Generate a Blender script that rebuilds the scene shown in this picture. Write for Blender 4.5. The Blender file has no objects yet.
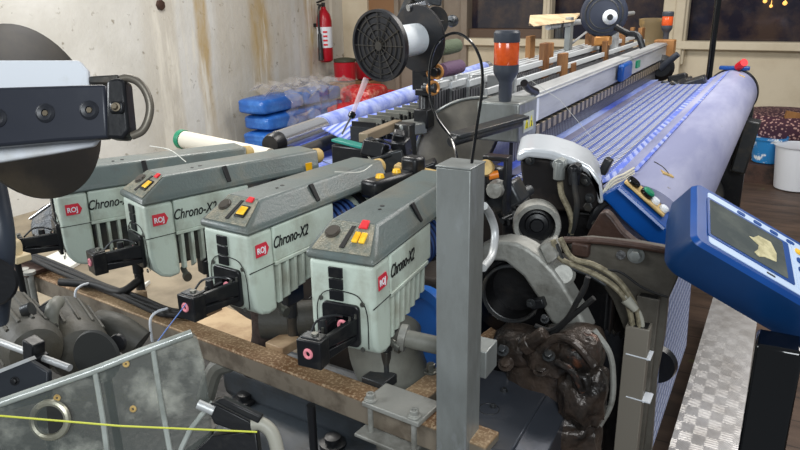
import bpy, bmesh, random
from math import *
from mathutils import Vector, Matrix, Euler
random.seed(7)
SC = bpy.context.scene; COL = SC.collection
V = Vector
# ------------------------------------------------------------------ camera
F=690.; YAW=radians(29.3); PIT=radians(18.3); ROLL=radians(-1.0); H=1.55
CM = Matrix.Rotation(YAW,3,'Z') @ Matrix.Rotation(pi/2-PIT,3,'X') @ Matrix.Rotation(ROLL,3,'Z')
cd = bpy.data.cameras.new('camera'); cam = bpy.data.objects.new('camera', cd); COL.objects.link(cam)
cam.matrix_world = Matrix.Translation((0,0,H)) @ CM.to_4x4()
cd.sensor_width=36; cd.lens=36*F/800; cd.clip_start=.05; cd.clip_end=60
SC.camera = cam
def at(u,v,D=None,X=None,Y=None,Z=None):
    r = CM @ V(((u-400)/F, -(v-225)/F, -1.))
    t = D if D is not None else X/r.x if X is not None else Y/r.y if Y is not None else (Z-H)/r.z
    return V((0,0,H)) + r*t
# ------------------------------------------------------------------ materials
def lin(c):
    return tuple((x/255/12.92 if x/255<=.04045 else ((x/255+.055)/1.055)**2.4) for x in c)+(1,)
MATS={}
def mat(name, rgb, rough=.5, metal=0, var=None, bump=0, bscale=60, stretch=(1,1,1), coat=0, trans=0, emit=0, alpha=1, spec=.5, var2=None, ior=1.45):
    m = bpy.data.materials.new(name); m.use_nodes=True; nt=m.node_tree; N=nt.nodes; L=nt.links
    b=N['Principled BSDF']; b.inputs['Base Color'].default_value=lin(rgb)
    b.inputs['Roughness'].default_value=rough; b.inputs['Metallic'].default_value=metal
    b.inputs['Coat Weight'].default_value=coat; b.inputs['Transmission Weight'].default_value=trans
    b.inputs['Alpha'].default_value=alpha; b.inputs['Specular IOR Level'].default_value=spec; b.inputs['IOR'].default_value=ior
    if emit:
        b.inputs['Emission Color'].default_value=lin(rgb); b.inputs['Emission Strength'].default_value=emit
    tc=N.new('ShaderNodeTexCoord'); mp=N.new('ShaderNodeMapping'); mp.inputs['Scale'].default_value=stretch
    L.new(tc.outputs['Object'],mp.inputs['Vector'])
    col=None
    for k,vv in enumerate([var,var2]):
        if not vv: continue
        c2,sc,lo,hi=vv
        n=N.new('ShaderNodeTexNoise'); n.inputs['Scale'].default_value=sc; n.inputs['Detail'].default_value=8; n.inputs['Roughness'].default_value=.65
        L.new(mp.outputs[0],n.inputs['Vector'])
        r=N.new('ShaderNodeMapRange'); r.inputs[1].default_value=lo; r.inputs[2].default_value=hi
        L.new(n.outputs['Fac'],r.inputs[0])
        mx=N.new('ShaderNodeMix'); mx.data_type='RGBA'
        L.new(r.outputs[0],mx.inputs[0])
        if col: L.new(col,mx.inputs[6])
        else: mx.inputs[6].default_value=lin(rgb)
        mx.inputs[7].default_value=lin(c2); col=mx.outputs[2]
    if col: L.new(col,b.inputs['Base Color'])
    if bump:
        n=N.new('ShaderNodeTexNoise'); n.inputs['Scale'].default_value=bscale; n.inputs['Detail'].default_value=6
        L.new(mp.outputs[0],n.inputs['Vector'])
        bp=N.new('ShaderNodeBump'); bp.inputs['Strength'].default_value=bump; bp.inputs['Distance'].default_value=.01
        L.new(n.outputs['Fac'],bp.inputs['Height']); L.new(bp.outputs[0],b.inputs['Normal'])
    MATS[name]=m; return m
class G:   # tiny node graph helper
    def __init__(s,name,rough=.6,metal=0):
        s.m=bpy.data.materials.new(name); s.m.use_nodes=True; s.nt=s.m.node_tree; s.N=s.nt.nodes; s.L=s.nt.links
        s.b=s.N['Principled BSDF']; s.b.inputs['Roughness'].default_value=rough; s.b.inputs['Metallic'].default_value=metal
        s.tc=s.N.new('ShaderNodeTexCoord'); sp=s.N.new('ShaderNodeSeparateXYZ'); s.L.new(s.tc.outputs['Object'],sp.inputs[0]); s.x,s.y,s.z=sp.outputs
        MATS[name]=s.m
    def put(s,i,v):
        if hasattr(v,'is_linked'): s.L.new(v,i)
        else: i.default_value=v
    def ma(s,op,a,b=0,c=0):
        n=s.N.new('ShaderNodeMath'); n.operation=op; s.put(n.inputs[0],a); s.put(n.inputs[1],b); s.put(n.inputs[2],c); return n.outputs[0]
    def mix(s,f,a,b):
        n=s.N.new('ShaderNodeMix'); n.data_type='RGBA'; s.put(n.inputs[0],f); s.put(n.inputs[6],a); s.put(n.inputs[7],b); return n.outputs[2]
    def noise(s,scale,stretch=(1,1,1),det=6,lo=None,hi=None,rough=.6):
        mp=s.N.new('ShaderNodeMapping'); mp.inputs['Scale'].default_value=stretch; s.L.new(s.tc.outputs['Object'],mp.inputs[0])
        n=s.N.new('ShaderNodeTexNoise'); n.inputs['Scale'].default_value=scale; n.inputs['Detail'].default_value=det; n.inputs['Roughness'].default_value=rough
        s.L.new(mp.outputs[0],n.inputs['Vector'])
        return n.outputs['Fac'] if lo is None else s.rng(n.outputs['Fac'],lo,hi)
    def rng(s,v,lo,hi,a=0,b=1):
        r=s.N.new('ShaderNodeMapRange'); s.put(r.inputs[0],v); 
        for i,q in zip((1,2,3,4),(lo,hi,a,b)): r.inputs[i].default_value=q
        return r.outputs[0]
    def col(s,c): s.put(s.b.inputs['Base Color'],c)
    def bump(s,h,st=.5,dist=.005):
        n=s.N.new('ShaderNodeBump'); n.inputs['Strength'].default_value=st; n.inputs['Distance'].default_value=dist; s.put(n.inputs['Height'],h); s.L.new(n.outputs[0],s.b.inputs['Normal'])

body_m=mat('grey_green_paint',(188,200,188),.42,0,((134,130,114),9,.48,.78),.06,160, var2=((196,206,196),3,.5,.7))
cover_m=mat('dark_grey_green_cover',(92,102,100),.36,0,((124,118,102),7,.50,.75),.10,220, var2=((74,82,82),14,.52,.75))
panel_m=mat('worn_panel_plastic',(104,108,98),.4,0,((146,138,118),40,.45,.65),.25,300)
black_m=mat('black_plastic',(20,21,24),.35,0,((52,50,46),30,.55,.8),.05,100)
gloss_black=mat('gloss_black',(9,10,12),.12,0,coat=.3)
rubber=mat('black_rubber',(16,16,17),.6,0,((44,40,36),20,.5,.8))
steel=mat('zinc_steel',(148,152,150),.42,.5,((112,113,108),5,.42,.68),.1,70,(1,1,.35), var2=((170,175,180),16,.55,.75))
bsteel=mat('bright_steel',(190,192,196),.24,1.0,((130,130,130),20,.5,.8))
chrome=mat('chrome_roller',(228,228,230),.14,.8)
alum=mat('brushed_aluminium',(186,188,188),.42,.35,((140,142,144),12,.45,.7),.05,120,(1,.1,1))
dsteel=mat('dark_steel',(62,64,66),.38,.6,((92,84,72),12,.5,.75),.12,60)
dcover=mat('black_steel_cover',(66,70,78),.3,.45,((84,82,80),6,.52,.75),.05,50)
cast=mat('cast_aluminium',(150,150,144),.5,.35,((88,84,76),9,.48,.68),.2,60)
plate_m=mat('dull_frame_steel',(104,100,92),.5,.3,((70,64,56),5,.45,.7),.15,50)
rust=mat('rusty_oily_casting',(74,62,54),.30,.25,((28,25,23),9,.40,.60),1.0,26, var2=((126,76,52),14,.62,.76))
brown_m=mat('brown_oxide_steel',(72,52,44),.5,.1,((38,30,27),8,.45,.65),.3,50)
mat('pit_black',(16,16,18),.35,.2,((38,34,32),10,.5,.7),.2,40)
bluegrey=mat('blue_grey_machine_paint',(60,66,72),.42,.1,((44,42,38),5,.48,.7),.12,40)
blue_m=mat('blue_plastic',(12,72,146),.3,0,((10,60,126),4,.45,.7),0)
dblue=mat('dark_blue_plastic',(10,54,102),.33,0,((8,44,84),3,.4,.7),0)
white_m=mat('white_plastic',(222,226,232),.4)
frame_white=mat('white_stripe',(196,214,238),.4)
screen_m=mat('display_glass',(74,80,78),.12,0,((104,108,100),6,.45,.62),0,coat=.5)
peel=mat('peeled_cream_film',(214,204,160),.6,0,((180,170,128),40,.45,.6),.3,90)
yellow=mat('yellow_lens',(232,172,20),.3,0,((255,205,60),60,.45,.6))
red=mat('red_enamel',(168,18,34),.3)
redp=mat('red_sticker',(214,28,40),.45)
badge_m=mat('red_badge',(206,48,66),.4)
ink=mat('black_ink',(12,12,14),.5)
pink=mat('pink_ceramic',(226,140,150),.25)
tan=mat('tan_plastic',(196,166,104),.5,0,((150,120,70),40,.45,.65))
orange=mat('orange_lens',(214,88,34),.2,0,((200,76,28),30,.45,.6),coat=.3)
grey_beacon=mat('beacon_grey',(62,66,74),.4)
yarn_white=mat('white_yarn',(222,228,232),.55,bump=.2,bscale=200)
flange=mat('flange_black',(24,24,28),.4,0,((52,46,40),24,.5,.72))
dull_dark=mat('dusty_dark_disc',(44,41,37),.42,0,((86,76,60),5,.48,.75))
wood=mat('block_wood',(158,112,64),.6,0,((104,66,36),6,.4,.65),.1,60,(1,1,.2))
card=mat('cardboard',(198,176,142),.75,0,((168,142,108),14,.45,.65))
teal=mat('teal_board',(40,136,122),.4)
green=mat('green_cap',(20,128,92),.4)
cone_green=mat('olive_yarn',(96,108,84),.7,bump=.4,bscale=200)
cone_mauve=mat('mauve_yarn',(104,78,104),.7,bump=.4,bscale=200)
amber=mat('amber_guide',(206,146,84),.3,.3)
hose=mat('grey_hose',(156,154,142),.45)
beigehose=mat('beige_braided_hose',(142,134,112),.4,.2,((110,102,84),80,.45,.6))
duct=mat('grey_duct',(120,120,112),.5,0,((84,82,74),6,.45,.7),.1,40)
motor_m=mat('dusty_motor_paint',(70,69,64),.55,0,((70,66,56),8,.45,.65),.2,60)
blue_disc=mat('blue_disc_plastic',(16,104,196),.35)
white_alum=mat('white_aluminium',(206,210,212),.35,.2)
cream=mat('cream_paint',(208,196,172),.65,0,((192,178,152),2,.45,.7))
greywall=mat('grey_brown_panel',(142,130,116),.6,0,((122,108,94),2,.42,.7))
brownbd=mat('brown_board',(140,104,72),.6)
glassd=mat('dark_window_glass',(36,34,46),.1,0,((74,60,54),2.2,.46,.62),coat=.2)
woodrail=mat('brown_window_rail',(92,72,58),.5)
thread_y=mat('yellow_thread',(196,200,50),.5)
thread_w=mat('white_thread',(210,210,200),.5)
thread_b=mat('blue_thread',(60,100,170),.5)
film=mat('clear_film',(246,240,236),.06,0,alpha=.11,spec=1,bump=.5,bscale=24,coat=1)
acryl=mat('dusty_clear_acrylic',(92,98,94),.2,0,((204,206,194),12,.52,.68),.1,30,alpha=.36,spec=1.0)
acryl_edge=mat('acrylic_edge',(176,182,176),.15,0,((120,124,118),12,.45,.7),alpha=.85,spec=1)
bag_blue=mat('blue_bag_film',(38,96,178),.25,0,((70,130,206),7,.5,.72),.5,14,spec=.8)
bag_red=mat('red_bag_film',(196,36,40),.22,0,((232,150,132),9,.52,.68),1.0,22,spec=1)
whitebag=mat('white_sheet',(212,212,204),.6)
screwm=mat('grey_screw',(110,110,104),.35,.8)
lace=mat('lacquered_board',(206,202,190),.5)
knobm=mat('panel_knob',(66,60,52),.4)

# rail: galvanised sides, rust on its upper face
g=G('rusty_topped_rail',.6,.2)
topm=g.rng(g.z,.044,.047); sp=g.noise(9,(.5,1,1),lo=.42,hi=.62); spk=g.noise(160,lo=.5,hi=.62)
rc=g.mix(sp,lin((146,122,92)),lin((108,76,46))); rc=g.mix(g.ma('MULTIPLY',spk,.45),rc,lin((214,190,156)))
sc=g.mix(g.noise(14,lo=.48,hi=.62),lin((124,114,100)),lin((94,84,72)))
g.col(g.mix(topm,sc,rc)); g.bump(g.noise(150),.3,.002)
# stained plaster
WY=[at(205,50,X=-5.05).y,at(262,50,X=-5.05).y,at(312,50,X=-5.05).y]
g=G('stained_concrete_plaster',.85)
n1=g.noise(1.1,lo=.35,hi=.7); base=g.mix(n1,lin((214,213,208)),lin((190,188,180)))
base=g.mix(g.noise(9,lo=.62,hi=.7),base,lin((140,134,120)))
zone=g.ma('MULTIPLY',g.rng(g.y,4.2,4.7),g.rng(g.y,9.0,8.4))
st=g.noise(1.7,(1,1,.07),det=5,lo=.47,hi=.56)
ed=g.noise(6,(1,1,.3),det=8,lo=.40,hi=.58)
yw=g.ma('ADD',g.y,g.ma('MULTIPLY',g.ma('SUBTRACT',g.noise(2.2,(1,1,.35),det=5),.5),.34))
def band(c,w): return g.rng(g.ma('ABSOLUTE',g.ma('SUBTRACT',yw,c)),w,w*.45)
bb=g.ma('MAXIMUM',g.ma('MAXIMUM',band(WY[0],.12),band(WY[1],.20)),band(WY[2],.16))
f=g.ma('MULTIPLY',g.ma('MULTIPLY',bb,g.rng(g.z,.5,1.1,.5,1)),g.rng(ed,.0,1,.45,1))
base=g.mix(f,base,lin((184,160,116)))
base=g.mix(g.ma('MULTIPLY',g.ma('MULTIPLY',st,zone),.30),base,lin((170,152,116)))
wh=g.ma('MULTIPLY',g.noise(3.4,(1,1,.12),lo=.55,hi=.62),zone)
base=g.mix(wh,base,lin((222,218,206)))
base=g.mix(g.ma('MULTIPLY',g.noise(30,lo=.68,hi=.74),.8),base,lin((70,64,54)))
g.col(base); g.bump(g.noise(5),.5,.02)
# floor: concrete at left, worn brown boards at right
g=G('worn_floor',.55)
cc=g.mix(g.noise(3,lo=.4,hi=.65),lin((146,134,114)),lin((106,96,80)))
bd=g.ma('FRACT',g.ma('MULTIPLY',g.y,5.5)); seam=g.rng(g.ma('ABSOLUTE',g.ma('SUBTRACT',bd,.5)),.47,.5)
br=g.mix(g.noise(4,(.6,2.5,1),lo=.35,hi=.68),lin((56,42,34)),lin((96,76,62)))
br=g.mix(seam,br,lin((30,22,18)))
br=g.mix(g.noise(1.7,lo=.66,hi=.70),br,lin((110,130,60)))
g.col(g.mix(g.rng(g.x,.35,.45),cc,br)); g.bump(g.noise(30),.2,.004)
# woven cloth
def cloth_mat(name,px,py,flip=False,br=0):
    g=G(name,.6); x,y=(g.x,g.y) if not flip else (g.y,g.z)
    s=g.ma('FRACT',g.ma('MULTIPLY',x,1/px)); zig=g.ma('PINGPONG',g.ma('MULTIPLY',x,4/px),1)
    t=g.ma('FRACT',g.ma('ADD',g.ma('MULTIPLY',y,1/py),g.ma('MULTIPLY',zig,.35)))
    w=g.rng(g.ma('ABSOLUTE',g.ma('SUBTRACT',t,.5)),.24,.32)
    bandA=g.ma('GREATER_THAN',s,.52); dark=g.ma('LESS_THAN',s,.2)
    c=g.mix(w,lin((30,58,160)),lin((152,170,214)))
    c=g.mix(.7,c,lin((30,54,128)))
    c=g.mix(bandA,c,g.mix(w,lin((30,46,110)),lin((182,190,208))))
    c=g.mix(dark,c,g.mix(w,lin((18,20,52)),lin((196,196,198))))
    g.col(g.mix(br,c,lin((190,204,236)))); g.bump(t,.2,.001); return g.m
cloth_m=cloth_mat('blue_white_patterned_cloth',.034,.020)
cloth_v=cloth_mat('blue_white_hanging_cloth',.05,.03,True,.3)
g=G('lavender_blue_roll_cloth',.5)
c=g.mix(g.noise(5,(1,.2,1),lo=.4,hi=.65),lin((126,130,162)),lin((164,166,190)))
c=g.mix(g.rng(g.ma('ABSOLUTE',g.ma('SUBTRACT',g.ma('FRACT',g.ma('MULTIPLY',g.y,150)),.5)),.2,.5,0,.14),c,lin((128,136,190)))
c=g.mix(g.noise(26,lo=.70,hi=.74),c,lin((120,116,116)))
g.col(c); g.bump(g.noise(60,(1,.3,1)),.15,.002)
g=G('blue_warp_threads',.4)
fr=g.ma('FRACT',g.ma('MULTIPLY',g.ma('ADD',g.x,g.ma('MULTIPLY',g.y,.25)),55))
c=g.mix(g.rng(fr,.3,.6),lin((90,112,196)),lin((176,186,226))); c=g.mix(g.noise(3,(.4,1,1),lo=.45,hi=.6),c,lin((96,118,214)))
g.col(c); g.bump(fr,.3,.001)
g=G('blue_sheen_warp',.35)
fr=g.ma('FRACT',g.ma('MULTIPLY',g.y,42)); c=g.mix(g.noise(3.2,(2.2,.35,1),lo=.42,hi=.6),lin((62,86,190)),lin((168,184,232)))
c=g.mix(g.ma('MULTIPLY',g.rng(fr,.4,.6),.3),c,lin((40,50,120))); g.col(c)
g=G('shadow_grey_warp',.5)
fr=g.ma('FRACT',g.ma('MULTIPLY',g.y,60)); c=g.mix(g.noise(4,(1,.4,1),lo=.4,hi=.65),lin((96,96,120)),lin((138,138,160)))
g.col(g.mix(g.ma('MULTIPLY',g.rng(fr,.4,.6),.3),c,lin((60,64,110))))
# drum with blue windings
g=G('blue_wound_yarn',.35); fr=g.ma('FRACT',g.ma('MULTIPLY',g.y,60))
g.col(g.mix(g.rng(fr,.35,.5),lin((16,24,60)),lin((60,90,150)))); g.bump(fr,.6,.002)
# tread plate
g=G('aluminium_tread_plate',.38,.55)
a=g.ma('MULTIPLY',g.x,28); b_=g.ma('MULTIPLY',g.y,20)
ch=g.ma('FLOORED_MODULO',g.ma('ADD',g.ma('FLOOR',a),g.ma('FLOOR',b_)),2)
d1=g.ma('FRACT',g.ma('MULTIPLY',g.ma('ADD',g.x,g.y),100)); d2=g.ma('FRACT',g.ma('MULTIPLY',g.ma('SUBTRACT',g.x,g.y),100))
hgt=g.ma('ADD',g.ma('MULTIPLY',g.ma('PINGPONG',d1,.5),ch),g.ma('MULTIPLY',g.ma('PINGPONG',d2,.5),g.ma('SUBTRACT',1,ch)))
g.col(g.mix(g.noise(10,lo=.4,hi=.7),lin((196,194,192)),lin((168,164,160)))); g.bump(hgt,.55,.003)
# patterned basket cloth
g=G('maroon_patterned_cloth',.8); v=g.N.new('ShaderNodeTexVoronoi'); v.inputs['Scale'].default_value=38; g.L.new(g.tc.outputs['Object'],v.inputs[0])
g.col(g.mix(g.rng(v.outputs['Distance'],.25,.4),lin((190,150,140)),lin((66,34,48))))
# reed / heald wires
g=G('heald_wires',.4,.3); fr=g.ma('FRACT',g.ma('MULTIPLY',g.y,48)); g.col(g.mix(g.rng(fr,.35,.5),lin((26,26,32)),lin((120,120,124)))); g.bump(fr,.6,.003)
g=G('reed_teeth',.4,.4); fr=g.ma('FRACT',g.ma('MULTIPLY',g.y,16)); g.col(g.mix(g.ma('GREATER_THAN',fr,.5),lin((44,40,38)),lin((150,138,120)))); g.bump(fr,.5,.004)
M=MATS
# ------------------------------------------------------------------ mesh builder
def basis(d):
    d=V(d).normalized(); a=V((0,0,1)) if abs(d.z)<.9 else V((1,0,0))
    x=d.cross(a).normalized(); return x, d.cross(x).normalized(), d
def rootof(o):
    while o.parent: o=o.parent
    return o
class MB:
    def __init__(s): s.bm=bmesh.new()
    def face(s,vs):
        try: return s.bm.faces.new(vs)
        except ValueError: return None
    def box(s,c,sz,rot=None,M4=None):
        m=(Euler([radians(a) for a in rot]).to_matrix() if rot else Matrix.Identity(3))
        vs=[s.bm.verts.new(V(c)+m@V((i*sz[0]/2,j*sz[1]/2,k*sz[2]/2))) for i in(-1,1) for j in(-1,1) for k in(-1,1)]
        for f in((0,1,3,2),(4,6,7,5),(0,4,5,1),(2,3,7,6),(0,2,6,4),(1,5,7,3)): s.face([vs[i] for i in f])
        return s
    def hexa(s,a,b):   # two matching rings of points
        va=[s.bm.verts.new(V(p)) for p in a]; vb=[s.bm.verts.new(V(p)) for p in b]; n=len(a)
        s.face(va[::-1]); s.face(vb)
        for i in range(n): s.face([va[i],va[(i+1)%n],vb[(i+1)%n],vb[i]])
        return s
    def prism(s,pts,off):   # 3D outline pushed along off
        return s.hexa(pts,[V(p)+V(off) for p in pts])
    def loft(s,rings,cap=True):
        R=[[s.bm.verts.new(V(p)) for p in r] for r in rings]; n=len(R[0])
        for a,b in zip(R,R[1:]):
            for i in range(n): s.face([a[i],a[(i+1)%n],b[(i+1)%n],b[i]])
        if cap: s.face(R[0][::-1]); s.face(R[-1])
        return s
    def rod(s,p0,p1,r,r2=None,n=16):
        r2=r if r2 is None else r2; p0=V(p0);p1=V(p1); x,y,d=basis(p1-p0)
        ring=lambda p,q:[p+(x*cos(2*pi*i/n)+y*sin(2*pi*i/n))*q for i in range(n)]
        return s.loft([ring(p0,r),ring(p1,r2)])
    def lathe(s,prof,o,ax,n=32,closed=False):
        x,y,d=basis(ax); o=V(o)
        R=[[o+d*h+(x*cos(2*pi*i/n)+y*sin(2*pi*i/n))*max(r,1e-5) for i in range(n)] for r,h in prof]
        if closed: R.append(R[0])
        if closed:
            Rv=[[s.bm.verts.new(p) for p in r] for r in R[:-1]]; Rv.append(Rv[0])
            for a,b in zip(Rv,Rv[1:]):
                for i in range(n): s.face([a[i],a[(i+1)%n],b[(i+1)%n],b[i]])
            return s
        return s.loft(R)
    def torus(s,o,ax,R,r,n=32,m=10):
        return s.lathe([(R+r*cos(2*pi*k/m),r*sin(2*pi*k/m)) for k in range(m)],o,ax,n,True)
    def tube(s,pts,r,n=10,sub=5,flat=None):
        P=[V(p) for p in pts]
        if len(P)>2 and sub>1:
            Q=[];E=[P[0]*2-P[1]]+P+[P[-1]*2-P[-2]]
            for i in range(1,len(E)-2):
                a,b,c,d=E[i-1:i+3]
                for k in range(sub):
                    t=k/sub; Q.append(.5*((2*b)+(c-a)*t+(2*a-5*b+4*c-d)*t*t+(3*b-a-3*c+d)*t**3))
            Q.append(P[-1]); P=Q
        rings=[];x=None
        for i,p in enumerate(P):
            d=(P[min(i+1,len(P)-1)]-P[max(i-1,0)]).normalized()
            if x is None: x,_,_=basis(d)
            x=(x-d*x.dot(d)).normalized(); y=d.cross(x)
            rr=r if not callable(r) else r(i/(len(P)-1))
            rings.append([p+(x*cos(2*pi*k/n)+y*sin(2*pi*k/n))*rr for k in range(n)])
        return s.loft(rings)
    def build(s,name,m,parent=None,bevel=0,seg=2,ang=32,sub=0,label=None):
        bm=s.bm; bmesh.ops.recalc_face_normals(bm,faces=bm.faces[:])
        if parent:
            loc=rootof(parent).location.copy()
        else:
            lo=V([min(v.co[i] for v in bm.verts) for i in range(3)]); hi=V([max(v.co[i] for v in bm.verts) for i in range(3)])
            loc=V(((lo.x+hi.x)/2,(lo.y+hi.y)/2,lo.z))
        bmesh.ops.translate(bm,verts=bm.verts[:],vec=-loc)
        for f in bm.faces: f.smooth=True
        for e in bm.edges:
            if len(e.link_faces)==2 and e.calc_face_angle(0)>radians(ang): e.smooth=False
        me=bpy.data.meshes.new(name); bm.to_mesh(me); bm.free()
        o=bpy.data.objects.new(name,me); COL.objects.link(o); me.materials.append(m if not isinstance(m,str) else M[m])
        if parent: o.parent=parent
        else: o.location=loc
        if bevel:
            b=o.modifiers.new('bevel','BEVEL'); b.width=bevel; b.segments=seg; b.limit_method='ANGLE'; b.angle_limit=radians(30)
        if sub:
            q=o.modifiers.new('sub','SUBSURF'); q.levels=sub; q.render_levels=sub
        if label: o['label']=label
        return o
def thing(name,label,cat,loc=(0,0,0),group=None):
    o=bpy.data.objects.new(name,None); o.empty_display_size=.05; COL.objects.link(o); o.location=loc; o['label']=label; o['category']=cat
    if group:o['group']=group
    return o
def tag(o,label,cat,group=None,kind=None):
    o['label']=label; o['category']=cat
    if group:o['group']=group
    if kind:o['kind']=kind
    return o
def struct(o): o['kind']='structure'; return o
def copy_tree(o,parent=None):
    c=o.copy(); COL.objects.link(c)
    if parent: c.parent=parent
    for ch in list(o.children): copy_tree(ch,c)
    return c
def text(name,body,size,m,origin,right,up,parent,shear=0,offset=0,ext=.0004,xs=1):
    cu=bpy.data.curves.new(name,'FONT'); cu.body=body; cu.size=size; cu.shear=shear; cu.offset=offset; cu.extrude=ext
    tmp=bpy.data.objects.new(name,cu); COL.objects.link(tmp)
    bpy.context.view_layer.update()
    me=bpy.data.meshes.new_from_object(tmp.evaluated_get(bpy.context.evaluated_depsgraph_get()))
    bpy.data.objects.remove(tmp)
    r=V(right).normalized(); u=V(up).normalized(); n=r.cross(u); R=Matrix((r*xs,u,n)).transposed().to_4x4()
    loc=rootof(parent).location
    me.transform(Matrix.Translation(V(origin)-loc)@R); me.materials.clear(); me.materials.append(m)
    o=bpy.data.objects.new(name,me); COL.objects.link(o); o.parent=parent
    return o
def bolt(o,ax,r,h,parent,m=None,name='bolt',hexa=True):
    b=MB().lathe([(r*1.5,0),(r*1.5,h*.2),(r,h*.22),(r,h*.2)],o,ax,20)
    b.lathe([(r,h*.2),(r,h),(r*.85,h*1.05)],o,ax,6 if hexa else 16)
    return b.build(name,m or screwm,parent,bevel=r*.08)

# ================================================================== SETTING
XL=-5.05; YB=7.7
o=MB().box((-1,4.5,-.05),(9,8,.1)).build('floor','worn_floor'); struct(o)
# shift floor texture: object origin at its centre, boards start right of the loom
o=MB().box((XL-.1,3.6,1.9),(.2,9.4,3.8)).build('wall_left','stained_concrete_plaster'); struct(o)
me=o.data
for v in me.vertices: v.co.y+=3.6        # texture runs in metres from the camera plane
o.location.y-=3.6
# back wall in cream, with dark glazing above the sill
sill=at(600,46,Y=YB).z
xw0=at(468,40,Y=YB).x
o=MB().box(((xw0+3)/2,YB+.1,sill/2),(3-xw0,.2,sill)).build('wall_back',cream); struct(o)
x1=at(372,40,Y=YB).x
o=MB().box(((XL+x1)/2,YB+.06,1.9),(x1-XL,.3,3.8)).build('wall_back_pier',cream); struct(o); o.name='wall_back_left'
o=MB().box(((x1+xw0)/2,YB+.1,1.9),(xw0-x1,.2,3.8)).build('door_1',greywall,bevel=.01); struct(o)
xa=at(397,20,Y=YB).x
for k,(p,q) in enumerate(((397,400),(440,443),(463,468))):
    a=at(p,20,Y=YB).x;b=at(q,20,Y=YB).x
    struct(MB().box(((a+b)/2,YB-.03,1.9),(b-a+.02,.06,3.8)).build('trim_%d'%(k+1),greywall,bevel=.008))
o=MB().box(((x1+xa)/2,YB-.03,2.3),(xa-x1,.05,2.6)).build('trim_4',brownbd); struct(o)
# windows
wx=[xw0, at(549,20,Y=YB).x, at(676,20,Y=YB).x, 3.0]
for k in range(3):
    a,b=wx[k],wx[k+1]
    w=struct(MB().box(((a+b)/2,YB+.12,2.35),(b-a,.02,2.9)).build('window_%d'%(k+1),glassd))
for k,x in enumerate(wx[1:3]):
    wd=.10 if k==0 else .24
    struct(MB().box((x,YB-.02,2.3),(wd,.14,2.9)).box((x+wd*.2,YB-.1,1.9),(wd*.4,.04,3.8)).build('trim_%d'%(5+k),cream,bevel=.012))
struct(MB().box(((xw0+3)/2,YB-.05,sill+.03),(3-xw0,.16,.08)).build('trim_7',cream,bevel=.01))
zz=at(500,35,Y=YB).z
struct(MB().box(((xw0+wx[1])/2,YB+.05,zz),(wx[1]-xw0,.08,.14)).build('trim_8',woodrail,bevel=.01))
# small glowing drops put in for the amber reflections in the window
for i,(u,v,r) in enumerate(((765,1,.020),(771,6,.016),(785,3,.022))):
    p=at(u,v,Y=YB-.08)
    o=MB().lathe([(.003,.05),(.004,r*.9),(r*.6,r*.7),(r,0),(r*.7,-r*.7),(.002,-r)],p,(0,0,1),14).build('glass_glint',mat('glint_glow%d'%i,(255,190,100),.5,emit=1.2))
    tag(o,('small amber reflection in the window, left of the three','small amber reflection in the window, middle of the three','small amber reflection in the window, right of the three')[i],'reflection','amber reflections in the window')

# ================================================================== STORAGE BY THE LEFT WALL
def sack(c,sx,sy,sz,name,m,label,group,seed,am=.02):
    random.seed(seed); b=MB(); n=20; rings=[]
    for j in range(9):
        t=-1+2*j/8; k=(1-abs(t)**6)**.25 if abs(t)<1 else .3
        rings.append([V((c[0],c[1],c[2]))+V((sx/2*k*copysign(abs(cos(2*pi*i/n))**.3,cos(2*pi*i/n))*(1+random.uniform(-am,am)),sy/2*k*copysign(abs(sin(2*pi*i/n))**.3,sin(2*pi*i/n))*(1+random.uniform(-.03,.03)),sz/2*t+random.uniform(-.3,.3)*am)) for i in range(n)])
    o=b.loft(rings).build(name,m,sub=1); return tag(o,label,'bag',group)
Xb=-4.62
rows=[('bottom',0),('second',1),('third',2),('fourth',3),('top',4)]
zt=at(285,92,X=Xb).z; th=.165
ys=[at(273,100,X=Xb).y, at(314,100,X=Xb).y]
for k in range(5):
    for j in range(2):
        lab='%s blue plastic-wrapped bale at the %s of the stack by the stained wall'%(['top','second from top','third from top','fourth from top','bottom'][k],['left','right'][j])
        wdt=(ys[1]-ys[0])*1.0
        sack((Xb+.02*((k*7+j*3)%3),ys[j]+.05*((k%2)-.5),zt-th*(k+.5)),.36,wdt+.0,th+.02,'yarn_bale',bag_blue,lab,'blue bales by the wall',k*2+j)
zb=zt-th*5
zb=max(zb,.02); o=MB().box((Xb,(ys[0]+ys[1])/2,zb/2-.005),(.6,1.5,zb)).build('pallet_box',brown_m,bevel=.01); tag(o,'dark box base under the blue bales','box')
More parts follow.
